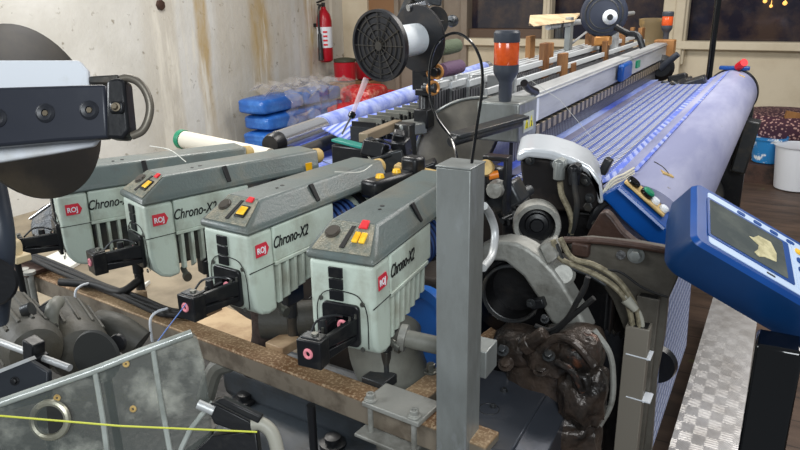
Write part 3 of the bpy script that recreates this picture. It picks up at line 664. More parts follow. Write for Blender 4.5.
# ================================================================== WEFT FEEDERS
HW=.058
def make_feeder(variant):
    t=thing('weft_feeder','','weft feeder',(0,0,0),'weft feeders on the rail')
    yl=.225
    b=MB()
    # upper shell and front section
    b.box((0,yl/2+.032,.115),(2*HW-.004,yl-.055,.062)); b.build('upper_shell',body_m,t,bevel=.004)
    prof=[(.0,.146),(-.001,.05),(.004,.022),(.016,.006),(.035,.0),(.058,.002),(.058,.146)]
    fr=MB().prism([(-HW+.002,y,z) for y,z in prof],(2*HW-.004,0,0)).build('front_shell',body_m,t,bevel=.007,seg=3)
    MB().box((0,.135,.052),(2*HW-.036,.15,.07)).build('lower_core',dsteel,t,bevel=.004)  # dark colour puts shade into the gaps between the fins
    for s in (-1,1):
        f=MB(); f.box((s*(HW-.006),.135,.083),(.012,.155,.006))
        for k in range(7):
            y=.070+.0215*k; zb_=.006+.004*k; h=.0032
            f.hexa([(s*(HW-.020),y-h,zb_-.004),(s*(HW-.004),y-h,zb_+.006),(s*(HW-.002),y-h,.086),(s*(HW-.020),y-h,.086)],[(s*(HW-.020),y+h,zb_-.004),(s*(HW-.004),y+h,zb_+.006),(s*(HW-.002),y+h,.086),(s*(HW-.020),y+h,.086)])
        f.build('cooling_fins',body_m,t,bevel=.001)
    MB().box((HW-.0018,.102,.0845),(.0012,yl-.01,.0012)).box((-HW+.0018,.102,.0845),(.0012,yl-.01,.0012)).build('seam',ink,t)
    # top cover
    xo=HW+.001
    L0=[(-xo,-.004,.146),(xo,-.004,.146),(xo,.415,.146),(-xo,.415,.146)]
    L1=[(-xo,-.004,.156),(xo,-.004,.156),(xo,.415,.156),(-xo,.415,.156)]
    L2=[(-.044,.056,.189),(.036,.056,.189),(.034,.43,.184),(-.042,.43,.184)]
    cv=MB().loft([L0,L1,L2]).build('top_cover',cover_m,t,bevel=.005,seg=3,ang=25)
    # slot notch on the right shoulder
    MB().box((.0472,.185,.173),(.006,.010,.033),(0,-30,0)).build('cover_notch',ink,t,bevel=.001)
    MB().rod((.0,.15,.186),(.0,.15,.1885),.004).rod((.005,.13,.186),(.005,.13,.189),.003).build('cover_screw',ink,t)
    # sloping control panel
    dv=V((0,.060,.033)).normalized(); nv=V((0,-dv.z,dv.y)); o0=V((0,-.004,.156))
    def pp(x,s,h=0): return o0+V((x,0,0))+dv*s+nv*h
    MB().prism([pp(-.050,.006,.0),pp(.050,.006,0),pp(.034,.066,0),pp(-.040,.066,0)],nv*.0015).build('control_panel',panel_m,t,bevel=.001)
    MB().lathe([(.0,.004),(.0095,.004),(.011,.0015),(.0125,.0015),(.0125,0)],pp(-.029,.042,.001),nv,24).build('round_button',knobm,t)
    MB().prism([pp(-.006,.014,.0012),pp(.003,.014,.0012),pp(.005,.058,.0012),pp(-.002,.058,.0012)],nv*.0015).build('slot',ink,t,bevel=.002)
    if variant=='double':
        for q in (0,1): MB().prism([pp(.010+.012*q,.026,.001),pp(.020+.012*q,.026,.001),pp(.020+.011*q,.046,.001),pp(.010+.011*q,.046,.001)],nv*.004).build('indicator_lens',yellow,t,bevel=.0015)
        MB().prism([pp(.010,.054,.001),pp(.026,.054,.001),pp(.024,.071,.001),pp(.011,.071,.001)],nv*.003).build('red_sticker',redp,t,bevel=.0015)
    else:
        MB().prism([pp(.009,.022,.001),pp(.033,.022,.001),pp(.030,.048,.001),pp(.010,.048,.001)],nv*.0025).build('indicator_frame',ink,t,bevel=.001)
        MB().prism([pp(.012,.026,.0032),pp(.030,.026,.0032),pp(.028,.044,.0032),pp(.012,.044,.0032)],nv*.002).build('indicator_lens',yellow,t,bevel=.0015)
        MB().prism([pp(.010,.056,.001),pp(.026,.056,.001),pp(.024,.068,.001),pp(.011,.068,.001)],nv*.003).build('red_sticker',redp,t,bevel=.0015)
    # front plate
    def rr(x0,x1,z0,z1,r,y,n=5):
        pts=[]
        for cx,cz,a0 in ((x1-r,z1-r,0),(x0+r,z1-r,90),(x0+r,z0+r,180),(x1-r,z0+r,270)):
            for k in range(n+1):
                a=radians(a0+90*k/n); pts.append((cx+r*cos(a),y,cz+r*sin(a)))
        return pts
    pl=MB().prism(rr(-.032,.032,.022,.086,.008,-.001),(0,-.007,0)).build('front_plate',black_m,t,bevel=.0015)
    MB().prism(rr(-.006,.020,.036,.072,.004,-.009),(0,-.004,0)).build('plate_recess',gloss_black,pl,bevel=.001)
    MB().torus((.006,-.0125,.056),(0,-1,0),.0065,.0028,20,8).build('eyelet',pink,pl)
    st=MB()
    for k in range(3): st.box((-.008,-.002,.096+.017*k),(.024,.004,.0155))
    st.build('cable_strip',black_m,t,bevel=.001)
    MB().tube([(-.044,-.001,.02),(-.044,-.002,.07),(-.036,-.002,.092),(-.018,-.002,.102),(.02,-.002,.102),(.036,-.002,.092),(.044,-.002,.07),(.044,-.001,.02)],.0008,n=6).build('outline_groove',ink,t)
    for x,z in ((-.036,.088),(.036,.088),(.034,.018)): MB().lathe([(0,.002),(.0035,.002),(.004,0)],(x,-.0015,z),(0,-1,0),12).build('screw',screwm,t)
    # sensor arm
    a=MB()
    a.hexa([(.012,-.008,.034),(.022,-.008,.034),(.022,-.008,.060),(.012,-.008,.060)],[(-.002,-.078,.040),(.006,-.078,.040),(.006,-.078,.056),(-.002,-.078,.056)])
    a.hexa([(.006,-.008,.024),(.020,-.008,.024),(.020,-.008,.032),(.006,-.008,.032)],[(-.010,-.078,.022),(.006,-.078,.022),(.006,-.078,.036),(-.010,-.078,.036)])
    arm=a.build('sensor_arm',black_m,t,bevel=.0015); arm.location=(.008,.004,.009)
    MB().hexa([(-.026,-.008,.028),(-.018,-.008,.028),(-.018,-.008,.05),(-.026,-.008,.05)],[(-.030,-.078,.03),(-.024,-.078,.03),(-.024,-.078,.046),(-.030,-.078,.046)]).build('arm_rail',black_m,arm,bevel=.001)
    MB().box((-.012,-.060,.030),(.03,.036,.018)).build('arm_block',black_m,arm,bevel=.0015)
    MB().box((-.012,-.088,.038),(.040,.026,.040)).build('sensor_head',black_m,arm,bevel=.002)
    MB().box((-.012,-.085,.0585),(.032,.020,.003)).build('head_plate',dsteel,arm,bevel=.001)
    MB().torus((-.012,-.102,.040),(0,-1,0),.0055,.0024,20,8).build('eyelet',pink,arm)
    MB().lathe([(0,.003),(.005,.003),(.006,0)],(-.010,-.084,.060),(0,0,1),14).build('screw',screwm,arm)
    MB().lathe([(.0,.008),(.006,.008),(.007,.0),(.007,-.014)],(-.026,-.035,.052),(0,0,1),16).build('tension_wheel',dsteel,arm)
    MB().tube([(-.028,-.07,.05),(-.026,-.05,.064),(-.012,-.03,.066),(0,-.014,.060)],.0018,n=6).build('tension_spring',dsteel,arm)
    for x,y,z in ((.014,-.022,.060),(.019,-.013,.062),(-.016,-.052,.052)): MB().rod((x,y,z-.003),(x,y,z+.004),.0022,n=10).build('pin',screwm,arm)
    # badge and name on the side
    yb=.012
    bd=MB().prism([(HW-.001,yb,.106),(HW-.001,yb+.026,.106),(HW-.001,yb+.032,.116),(HW-.001,yb+.026,.127),(HW-.001,yb,.127)],(.001,0,0)).build('maker_badge',badge_m,t)
    text('badge_letters','ROJ',.0135,white_m,(HW+.0003,yb+.0025,.1115),(0,1,0),(0,0,1),bd,offset=.0003,xs=.95)
    text('model_lettering','Chrono-X2',.027,ink,(HW-.0005,yb+.042,.1095),(0,1,0),(0,0,1),t,shear=.34,offset=.0002,xs=.74)
    # yarn drum and rear ring
    MB().rod((0,.225,.080),(0,.335,.084),.044,.040,n=36).build('yarn_drum','blue_wound_yarn',t)
    MB().torus((0,.35,.086),(0,1,0),.046,.006,36,8).lathe([(.046,.34),(.052,.34),(.052,.36),(.046,.36)],(0,0,.086),(0,1,0),36,True).build('drum_ring',black_m,t)
    MB().hexa([(-.03,.365,.148),(.046,.365,.148),(.046,.365,.10),(-.03,.365,.10)],[(-.03,.395,.148),(.046,.395,.148),(.03,.395,.11),(-.02,.395,.11)]).build('rear_bracket',body_m,t,bevel=.003)
    MB().rod((0,.34,.086),(0,.395,.09),.016).build('outlet_nose',dsteel,t)
    MB().lathe([(.0,.02),(.012,.02),(.016,.014),(.017,0),(.01,-.01)],(.02,.428,.168),(0,1,0),24).build('rear_knob',tan,t)
    MB().box((xo+.0,.385,.158),(.003,.016,.016)).build('yellow_tag',yellow,t)
    # mounting foot
    MB().box((0,.15,-.005),(.03,.05,.05)).rod((0,.15,-.03),(0,.15,-.06),.012).build('mounting_foot',dsteel,t,bevel=.003)
    MB().rod((HW-.02,.07,.006),(HW+.004,.066,-.002),.006).rod((HW+.002,.066,-.002),(HW+.010,.065,-.004),.009).build('clamp_screw',screwm,t)
    return t
ZC=1.15
fa=make_feeder('double'); fb=make_feeder('single')
specs=[(fa,(374,268),5,'nearest weft feeder, beside the square steel post, with two amber lenses'),
       (fb,(248,237),-4,'second weft feeder from the steel post, with one amber square lens'),
       (None,(143,207),-19,'third weft feeder from the steel post, partly in front of the leftmost one'),
       (None,(55,197),-26,'leftmost weft feeder, partly hidden by the dark hanging disc')]
feeders=[]
for src,px,yaw,lab in specs:
    o=src or copy_tree(fb); c=at(px[0],px[1],Z=ZC); R=Matrix.Rotation(radians(yaw),3,'Z')
    o.rotation_euler=(0,0,radians(yaw)); o.scale=(1.06,1.06,1.16); o.location=c-R@V((HW*1.06,-.003*1.06,.146*1.16)); o['label']=lab; feeders.append(o)

# ================================================================== RAIL, POST, CLAMP
zr=.860
pR=V((-.346,.885,0)); pL=V((-2.02,1.047,0)); dx=(pR-pL).normalized(); dy=V((-dx.y,dx.x,0))
yawr=degrees(atan2(dx.y,dx.x))
def rl(x,y,z): return pR+dx*x+dy*y+V((0,0,z))     # rail frame: x along, y away, z up
t=thing('mounting_rail','long square steel rail with rusty top carrying the weft feeders','rail',rl(-.8,.025,zr-.05))
o=MB().hexa([pL+V((0,0,zr-.05)),pL+dy*.05+V((0,0,zr-.05)),pL+dy*.05+V((0,0,zr)),pL+V((0,0,zr))],[pR+V((0,0,zr-.05)),pR+dy*.05+V((0,0,zr-.05)),pR+dy*.05+V((0,0,zr)),pR+V((0,0,zr))]).build('square_tube','rusty_topped_rail',t,bevel=.003)
a=at(400,392,Z=zr); s=(a-pR).dot(dx)
MB().box(rl(s+.03,.02,zr+.006),(.12,.075,.010),(0,0,yawr)).build('clamp_plate',cast,t,bevel=.002)
MB().box(rl(s+.02,.0,zr-.055),(.12,.06,.007),(0,0,yawr)).build('clamp_underplate',cast,t,bevel=.002)
for k in (-.018,.075):
    MB().rod(rl(s+k,-.008,zr-.07),rl(s+k,-.008,zr+.012),.005).lathe([(.012,0),(.012,.004),(.008,.005),(.008,.014),(.004,.015),(.004,.010),(0,.010)],rl(s+k,-.006,zr+.011),(0,0,1),18).build('clamp_bolt',cast,t,bevel=.0008)
# left clamp + cable bundle on the rail
for k,u in enumerate((22,36)):
    q=at(u,275,Z=zr); s2=(q-pR).dot(dx); MB().rod(rl(s2,-.012,zr-.09),rl(s2,-.012,zr+.01),.008).lathe([(.015,0),(.015,.008),(.006,.01)],rl(s2,-.012,zr+.008),(0,0,1),14).build('clamp_bolt',cast,t)
q=at(30,268,Z=zr); s2=(q-pR).dot(dx); MB().box(rl(s2,.02,zr+.008),(.14,.09,.01),(0,0,yawr)).build('clamp_plate',brown_m,t)
# feeder support brackets
for f in feeders:
    b=V(f.location)+Matrix.Rotation(f.rotation_euler.z,3,'Z')@V((0,.159,-.069)); pr=pL+dx*((b-pL).dot(dx)); 
    MB().rod(b,V((b.x,b.y,zr-.005)),.011).build('feeder_support',dsteel,t,bevel=.001)
    q=V((b.x,b.y,zr)); r=pr+dy*.05; r.z=zr; bar(MB(),q+V((0,0,-.0)),r+V((0,0,-.0)),.05,.02).build('support_arm',dsteel if f is feeders[0] else mat('tan_plate',(166,142,112),.5,0,((130,104,78),10,.45,.65)) if 'tan_plate' not in M else M['tan_plate'],t,bevel=.002)
cb=MB()
pts=[(0,262,.0),(22,257,.02),(60,272,.008),(95,287,.006),(130,301,.006),(160,313,.006),(186,316,.008)]
for off in (0,.012,.023):
    cb.tube([at(u,v,Z=zr+dz+.008)+dy*(off+.003*sin(u*.07+off*200)) for u,v,dz in pts],.0062,n=10)
tag(MB().tube([at(60,282,Z=.88),at(95,285,Z=.88),at(120,292,Z=.88),at(140,280,Z=.9)],.010,n=12).build('black_hose',rubber),'black hose curving behind the rail below the third feeder','hose')
tag(cb.build('cable_bundle',rubber),'bundle of black cables lying along the rusty rail','cable')
for i,(u,v) in enumerate(((82,291),(157,318))):
    q=at(u,v,Z=zr+.012); b=MB(); b.tube([q+dy*-.02+V((0,0,-.05)),q+dy*-.018+V((0,0,.0)),q+dy*.0+V((0,0,.014)),q+dy*.03+V((0,0,.012))],.003,n=8)
    tag(b.build('cable_tie',white_m),['white tie around the cable bundle, further along the rail','white tie around the cable bundle near the end of the cables'][i],'cable tie','white cable ties')
px0=-.4; 
PY=.874; pa=at(436,300,Y=PY); pb=at(468.5,300,Y=PY)
wP=pb.x-pa.x
t=thing('steel_post','tall square zinc steel post standing at the end of the rail','post',((pa.x+pb.x)/2,.874+wP/2,.80))
pc=V(((pa.x+pb.x)/2,.874+wP/2,0)); ztp=at(436,167,Y=PY).z
MB().box((pc.x,pc.y,(ztp+.80)/2),(wP,wP,ztp-.80)).build('square_post',steel,t,bevel=.0015)
MB().box((pc.x,pc.y,ztp+.0015),(wP+.002,wP+.002,.003)).build('cap_plate',steel,t,bevel=.001)
# cross tube to the back with rust, rod, bracket box
a=at(415,385,Z=.872); 
o=bar(MB(),V((a.x,.94,.835)),V((a.x+.06,1.35,.835)),.05,.048).build('cross_tube','rusty_topped_rail',bevel=.003)
tag(o,'short rusty square tube running back from the rail behind the post','tube')
a=at(400,337,D=1.2); c=at(486,356,D=1.17)
t=thing('grey_rod','round grey rod passing behind the post to a square block','rod',a)
MB().rod(a,c,.0155,n=24).build('rod',duct,t); MB().lathe([(.018,0),(.024,0),(.024,.012),(.018,.012)],a,(c-a),20).build('collar',cast,t)
MB().box(at(478,356,D=1.17),(.05,.05,.05)).build('square_block',steel,t,bevel=.002)
bolt(at(431,372,D=1.2),(0,0,1),.008,.016,t)
# elbow duct + blue disc
t=thing('elbow_duct','thick grey elbow duct under the nearest weft feeder','duct',at(400,395,D=1.35))
MB().tube([at(410,440,D=1.45),at(404,400,D=1.42),at(392,370,D=1.40),at(384,345,D=1.38),at(386,325,D=1.40)],.072,n=28).build('duct',duct,t)
p=at(426,345,D=1.5); t=thing('blue_disc','bright blue disc partly hidden behind the steel post','disc',p-V((0,0,.13)))
MB().lathe([(.0,.0),(.10,.0),(.105,.01),(.128,.012),(.130,-.01),(.10,-.02)],p,(-.45,-.85,.1),48).build('disc',blue_disc,t)
# wires from post top making a loop
zt_=ztp
w=[at(459,168,Y=pc.y),at(452,140,Y=1.0),at(437,118,Y=1.02),at(430,95,Y=1.04),at(430,65,Y=1.06),at(438,42,Y=1.08),at(455,33,Y=1.08),at(471,42,Y=1.06),at(481,62,Y=1.03),at(482,90,Y=1.0),at(477,125,Y=.95),at(471,168,Y=pc.y)]
tag(MB().tube(w,.0024,n=8,sub=6).build('cable_loop',gloss_black),'thin black cable looping above the steel post','cable')
# white hoop handle right of post
w=[at(484,206,D=1.15),at(490,215,D=1.2),at(495,232,D=1.22),at(492,255,D=1.2),at(483,268,D=1.15)]
tag(MB().tube(w,.007,n=12,sub=5).build('grab_hoop',alum),'curved pale metal handle right behind the steel post','handle')

# ================================================================== small motors behind feeders
def actuator(u,v,D,label):
    c=at(u,v,D=D); t=thing('yarn_brake',label,'yarn brake',c-V((0,0,.05)),'black yarn brakes behind the feeders')
    MB().box(c,(.045,.13,.04),(0,0,-12)).build('housing',black_m,t,bevel=.008)
    MB().box(c+V((.02,.08,.02)),(.045,.04,.055),(0,0,-12)).build('end_block',black_m,t,bevel=.008)
    [MB().lathe([(.0,.007),(.008,.007),(.010,0)],c+V(q),(0,0,1),18).build('yellow_button',yellow,t) for q in ((-.005,-.025,.020),(.005,.03,.020))]
    return t
actuator(388,184,1.5,'black yarn brake with yellow buttons behind the gap between near feeders')
actuator(470,195,1.45,'black yarn brake half hidden behind the steel post').children[0]
t=thing('latch_bracket','black rectangular bracket with orange knob right of the post top','bracket',at(495,200,D=1.4))
c=at(497,180,D=1.38)
b=MB().box(c+V((-.022,0,0)),(.009,.03,.09)).box(c+V((.022,0,-.01)),(.009,.03,.11)).box(c+V((0,0,.046)),(.053,.03,.009)); b.build('bracket_frame',black_m,t,bevel=.002)
MB().lathe([(0,.012),(.014,.012),(.017,0),(.012,-.008)],at(486,168,D=1.36),(.3,-1,.3),20).build('tan_knob',tan,t)
MB().rod(at(489,176,D=1.36),at(498,174,D=1.36),.008).build('orange_knob',mat('orange_plastic',(214,120,30),.4),t)
MB().lathe([(0,.012),(.015,.012),(.018,0),(.018,-.03)],at(495,190,D=1.36),(.2,-1,.1),12).build('knurled_wheel',cast,t)
MB().box(at(497,200,D=1.45),(.12,.06,.05),(0,-30,0)).build('lever_body',dsteel,t,bevel=.006)
MB().rod(at(484,215,D=1.42),at(530,190,D=1.5),.012).build('link_rod',dsteel,t)
t=thing('yarn_clamp_unit','dark clamp mechanism between third feeder rear and the side guard','mechanism',at(400,170,D=1.7))
random.seed(21)
for k,(u,v,sx,sy,sz) in enumerate(((375,150,.06,.05,.04),(392,160,.07,.05,.05),(402,150,.04,.04,.06),(410,166,.06,.06,.04),(420,175,.1,.05,.05),(382,168,.05,.05,.05),(398,140,.03,.03,.05))):
    MB().box(at(u,v,D=1.75),(sx,sy,sz),(random.uniform(-25,25),random.uniform(-25,25),random.uniform(-40,40))).build('block',dsteel if k%2 else black_m,t,bevel=.005)
MB().rod(at(372,160,D=1.7),at(410,150,D=1.75),.005).build('link_rod',dsteel,t)
MB().box(at(425,172,D=1.55),(.14,.03,.012),(0,8,10)).build('tan_cover',tan,t,bevel=.002)

# ================================================================== silver hood
hy=1.58
t=thing('silver_hood','rounded silver hood with black front face left of the cloth','hood',at(565,200,Y=hy))
outer=[(516,162),(517,153),(524,150),(534,149),(550,151),(572,158),(590,167),(600,180),(604,204),(598,205),(596,186),(587,174),(570,166),(548,160),(528,158),(520,162)]
P3=[V((at(u,v,Y=hy).x,hy,at(u,v,Y=hy).z)) for u,v in outer]
MB().prism(P3,(-.030,.11,.018)).build('hood_shell',mat('silver_paint',(204,208,212),.28,.35,((160,164,168),5,.5,.75)),t,bevel=.010,seg=3)
inner=[(519,160),(528,157),(548,159),(570,165),(588,173),(597,186),(600,203),(592,212),(560,212),(532,205),(522,186)]
P4=[V((at(u,v,Y=hy+.012).x,hy+.012,at(u,v,Y=hy+.012).z)) for u,v in inner]
MB().prism(P4,(0,.06,0)).build('front_face',mat('oily_black_face',(34,32,32),.3,.2,((60,54,50),14,.5,.7)),t,bevel=.008)
for (u,v) in ((530,160),(555,164),(586,181),(590,198)): 
    p=at(u,v,Y=hy+.01); bolt(p,(0,-1,0),.008,.012,t,dsteel)
def fitting(u,v):
    p=at(u,v,Y=hy-.0); MB().rod(p,p+V((0,-.03,0)),.016,n=8).rod(p+V((0,-.02,.008)),p+V((0,-.02,-.035)),.014,n=12).build('pipe_elbow',steel if u<570 else black_m,t,bevel=.002)
fitting(562,163); fitting(577,168)
for pts,m in (([(560,182),(562,195),(568,208),(572,222),(571,234)],beigehose),([(574,172),(575,190),(577,205),(574,225),(568,240)],dsteel)):
    MB().tube([at(u,v,Y=hy-.03) for u,v in pts],.007).build('pipe',m,t)
# black block behind / below hood
t=thing('drive_block','dark oily drive block beneath the silver hood','machine block',at(560,230,Y=1.62))
a=at(500,215,Y=1.62);c=at(606,262,Y=1.62)
MB().box(((a.x+c.x)/2,1.70,(a.z+c.z)/2-.05),(c.x-a.x,.14,a.z-c.z+.18)).build('block',mat('oily_black',(22,21,22),.4,.2,((48,42,38),10,.5,.7),.3,40),t,bevel=.012)
for (u,v,r) in ((590,205,.02),(545,205,.015),(598,222,.018),(510,210,.02)): bolt(at(u,v,Y=1.61),(0,-1,0),r*.6,.02,t,dsteel)
random.seed(9)
for k in range(7):
    MB().rod(at(496+k*6,205+random.uniform(-10,20),Y=1.56),at(505+k*8,225+random.uniform(-10,15),Y=1.6),random.uniform(.005,.011)).build('link_rod',dsteel,t)
# pulley
pc_=at(537,227,Y=1.46)
t=thing('belt_pulley','light grey ringed pulley with dark hub under the silver hood','pulley',pc_-V((0,0,.06)))
MB().lathe([(.042,0),(.052,.0),(.055,-.01),(.055,-.06),(.042,-.06)],pc_,(.35,-1,.1),40,True).build('ring',cast,t)
MB().lathe([(.0,-.01),(.014,-.01),(.017,-.016),(.026,-.018),(.028,-.03),(.042,-.034),(.042,-.05)],pc_,(.35,-1,.1),32).build('hub',black_m,t)

# ================================================================== cast round housing (fan shroud)
hy=1.22
c=at(511,294,Y=hy)
n=V((.12,-1,.10)).normalized()
t=thing('round_housing','cast grey curved housing around a round black opening','housing',c-V((0,0,.12)))
ho=[(474,250),(488,243),(502,241),(516,243),(528,249),(540,258),(552,270),(562,283),(572,300),(582,318),(590,334),(578,338),(562,332),(550,322),(537,298),(523,277),(505,262),(492,261),(480,268),(474,275)]
MB().prism([at(u,v,Y=hy) for u,v in ho],(0,.055,0)).build('shroud',cast,t,bevel=.008,seg=3)
MB().lathe([(.0,-.05),(.05,-.05),(.054,-.004),(.062,.0),(.064,-.012),(.100,-.03),(.100,-.09),(0,-.09)],c,n,48).build('opening_back',M['pit_black'],t)
MB().torus(c+V((0,0,0)),n,.058,.0035,48,6).build('opening_rim',dsteel,t)
MB().prism([at(538,246,Y=hy+.03),at(552,240,Y=hy+.03),at(557,258,Y=hy+.0),at(547,266,Y=hy+.0)],(0,.04,0)).build('lug',cast,t,bevel=.004)
lb=at(563,274,Y=hy+.03); MB().lathe([(0,.02),(.018,.02),(.024,.012),(.026,-.03)],lb,(.3,-1,.4),24).build('bump',cast,t)
MB().box(at(538,303,Y=hy-.01),(.03,.02,.02),(0,-20,0)).build('clip',black_m,t,bevel=.003)
bolt(at(531,303,Y=hy-.02),(0,-1,0),.006,.010,t,dsteel)
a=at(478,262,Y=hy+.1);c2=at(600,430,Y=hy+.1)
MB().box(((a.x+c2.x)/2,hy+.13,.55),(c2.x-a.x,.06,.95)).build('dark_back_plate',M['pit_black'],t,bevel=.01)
for pts in ([(586,285),(578,300),(566,320),(550,330),(535,326)],[(594,298),(582,308),(570,318),(552,334),(538,338)],[(588,277),(584,290),(575,305)]):
    tag(MB().tube([at(u,v,Y=1.12) for u,v in pts],.005,n=8).build('thin_cable',rubber),'black cable crossing the cast housing, ending at (left %d) fitting'%0 if False else {586:'black cable looping over the cast grey housing to the rusty casting',594:'lower black cable running just above the rusty casting',588:'short black cable tied at the edge of the cast housing'}[pts[0][0]],'cable','cables over the cast housing')

# rusty casting
def lump(name,m,c,s,seed,parent,sub=4,amp=.12):
    bm=bmesh.new(); bmesh.ops.create_icosphere(bm,subdivisions=sub,radius=1)
    from mathutils import noise
    for v in bm.verts:
        n=noise.fractal(v.co*1.6+V((seed,seed,0)),1.0,2.0,4); q=v.co.copy()
        q=V([copysign(abs(a)**.75,a) for a in q]); v.co=V((q.x*s[0],q.y*s[1],q.z*s[2]))*(1+amp*n)+V(c)
    b=MB(); b.bm.free(); b.bm=bm; return b.build(name,m,parent,ang=60)
cy=1.12
c=at(556,388,Y=cy+.05)
t=thing('gearbox_casting','lumpy rusty oily gearbox casting with bolts beside the black cover','gearbox',(c.x,c.y,.55))
lump('casting_body',rust,c,(.092,.07,.105),3,t)
lump('casting_lobe',rust,at(520,345,Y=cy+.03),(.055,.05,.035),8,t,3)
lump('casting_lobe',rust,at(580,350,Y=cy+.02),(.045,.06,.045),13,t,3)
lump('casting_lobe',rust,at(556,352,Y=cy+.01),(.05,.05,.04),17,t,4,.25)
lump('casting_lobe',rust,at(584,392,Y=cy-.005),(.042,.05,.06),23,t,4,.25)
lump('casting_lobe',rust,at(566,428,Y=cy-.0),(.06,.05,.055),31,t,4,.25)
MB().tube([at(556,362,Y=cy-.05),at(572,372,Y=cy-.055),at(582,392,Y=cy-.055)],.007).tube([at(540,350,Y=cy-.04),at(556,338,Y=cy-.04),at(576,344,Y=cy-.05),at(594,366,Y=cy-.05)],.008).build('casting_rib',rust,t)
MB().tube([at(594,330,Y=cy+.02),at(609,352,Y=cy+.02),at(613,376,Y=cy+.02),at(611,404,Y=cy+.02),at(598,428,Y=cy+.02),at(588,446,Y=cy+.02)],.0055).build('cast_edge',cast,t)
MB().prism([at(568,372,Y=cy-.05),at(588,376,Y=cy-.05),at(592,398,Y=cy-.05),at(574,404,Y=cy-.05)],(0,.04,0)).build('raised_boss',rust,t,bevel=.008)
for (u,v,r) in ((506,364,.012),(541,369,.012),(549,356,.009),(503,351,.009),(586,392,.009),(545,320,.006),(572,435,.01)):
    p=at(u,v,Y=cy-.035); bolt(p,(0,-.6,.8),r*.85,.008 if r>.01 else .012,t,rust if r>.01 else dsteel)
MB().rod(at(528,345,Y=cy-.03),at(545,333,Y=cy-.03),.014,n=8).rod(at(524,347,Y=cy-.03),at(531,343,Y=cy-.03),.018,n=8).build('pipe_fitting',rust,t,bevel=.002)
# dark cover
k=[(478,366),(554,381),(512,452),(455,446)]
zc_=.845
T=[at(u,v,Z=zc_) for u,v in k]
t=thing('black_cover','flat black steel cover box right of the steel post','cover',((T[0].x+T[2].x)/2,(T[0].y+T[2].y)/2,0))
Bt=[V((p.x,p.y,.0)) for p in T]
e1=at(571,402,Z=zc_-.02); e2=at(540,470,Z=zc_-.02)
MB().hexa([V((p.x,p.y,zc_)) for p in T],Bt).build('top_box',dcover,t,bevel=.004)
MB().hexa([T[1]+V((0,0,-.001)),T[2]+V((0,0,-.001)),e2,e1],[V((p.x,p.y,.0)) for p in (T[1],T[2],e2,e1)]).build('sloped_side',dcover,t,bevel=.002)
for (u,v,r) in ((504,391,.005),(493,407,.004)): bolt(at(u,v,Z=zc_),(0,0,1),r,.006,t,dsteel)
MB().torus(at(489,409,Z=zc_),(0,0,1),.018,.0008,24,6).build('ring_mark',ink,t)

# ================================================================== side frame plate and trunking
fy=1.30
k=[(566,240),(590,238),(640,243),(690,252),(668,300),(664,340),(656,380),(650,470),(624,470),(624,330),(612,300),(596,276),(574,262)]
P5=[V((at(u,v,Y=fy).x,fy,at(u,v,Y=fy).z)) for u,v in k]
t=thing('side_frame','dull grey steel side frame plate with bolts and a round hole','side frame',(P5[2].x,fy,.4))
MB().prism(P5,(0,.02,0)).build('frame_plate',plate_m,t,bevel=.003)
MB().tube([at(564,240,Y=fy-.01),at(600,241,Y=fy-.012),at(640,246,Y=fy-.012),at(668,251,Y=fy-.01)],.007).build('rusty_edge',brown_m,t)
MB().rod(at(621,255,Y=fy-.004),at(621,255,Y=fy-.001),.009,n=24).build('hole',M['pit_black'],t)
for (u,v) in ((636,255),(579,245)): bolt(at(u,v,Y=fy-.001),(0,-1,0),.011,.012,t,steel)
MB().box(at(581,249,Y=fy-.012),(.035,.02,.028)).build('corner_block',brown_m,t,bevel=.004)
# brown bracket above
k=[(584,241),(592,226),(600,213),(606,212),(612,218),(622,232),(634,242),(650,250),(690,258),(690,262),(584,248)]
o=MB().prism([at(u,v,Y=1.40) for u,v in k],(0,.03,0)).build('curved_bracket',brown_m,bevel=.006); tag(o,'dark brown curved bracket under the blue end cover','bracket')
# gear behind plate
b=MB(); gc=at(605,352,Y=1.36)
# trunking
def trunk(u0,u1,v0,y,zb,m,label,d=.035):
    a=at(u0,v0,Y=y);c=at(u1,v0,Y=y)
    t=thing('cable_trunking',label,'cable trunking',((a.x+c.x)/2,y,zb),'grey cable trunkings')
    w=c.x-a.x; MB().box(((a.x+c.x)/2,y+d/2,(a.z+zb)/2),(w,d,a.z-zb)).build('channel',m,t,bevel=.0015)
    MB().box(((a.x+c.x)/2,y+d/2,a.z+.0005),(w*.8,d*.7,.002)).build('open_top',ink,t)
    return t,a,c
tk=mat('grey_pvc',(118,112,102),.45)
t,a,c=trunk(625.5,650,326,1.235,.0,tk,'grey cable trunking standing upright in front of the side frame')
for v in (357,400):
    p=at(638,v,Y=1.234); MB().box((p.x,1.2525,p.z),(c.x-a.x+.002,.037,.0022),(0,3,0)).rod((c.x+.001,1.234,p.z-.001),(c.x+.003,1.233,p.z-.001),.002).build('cable_tie',white_m,t)
t2,_,_=trunk(637,660,296,1.275,.0,plate_m,'dull metal channel behind the upright cable trunking',d=.02)
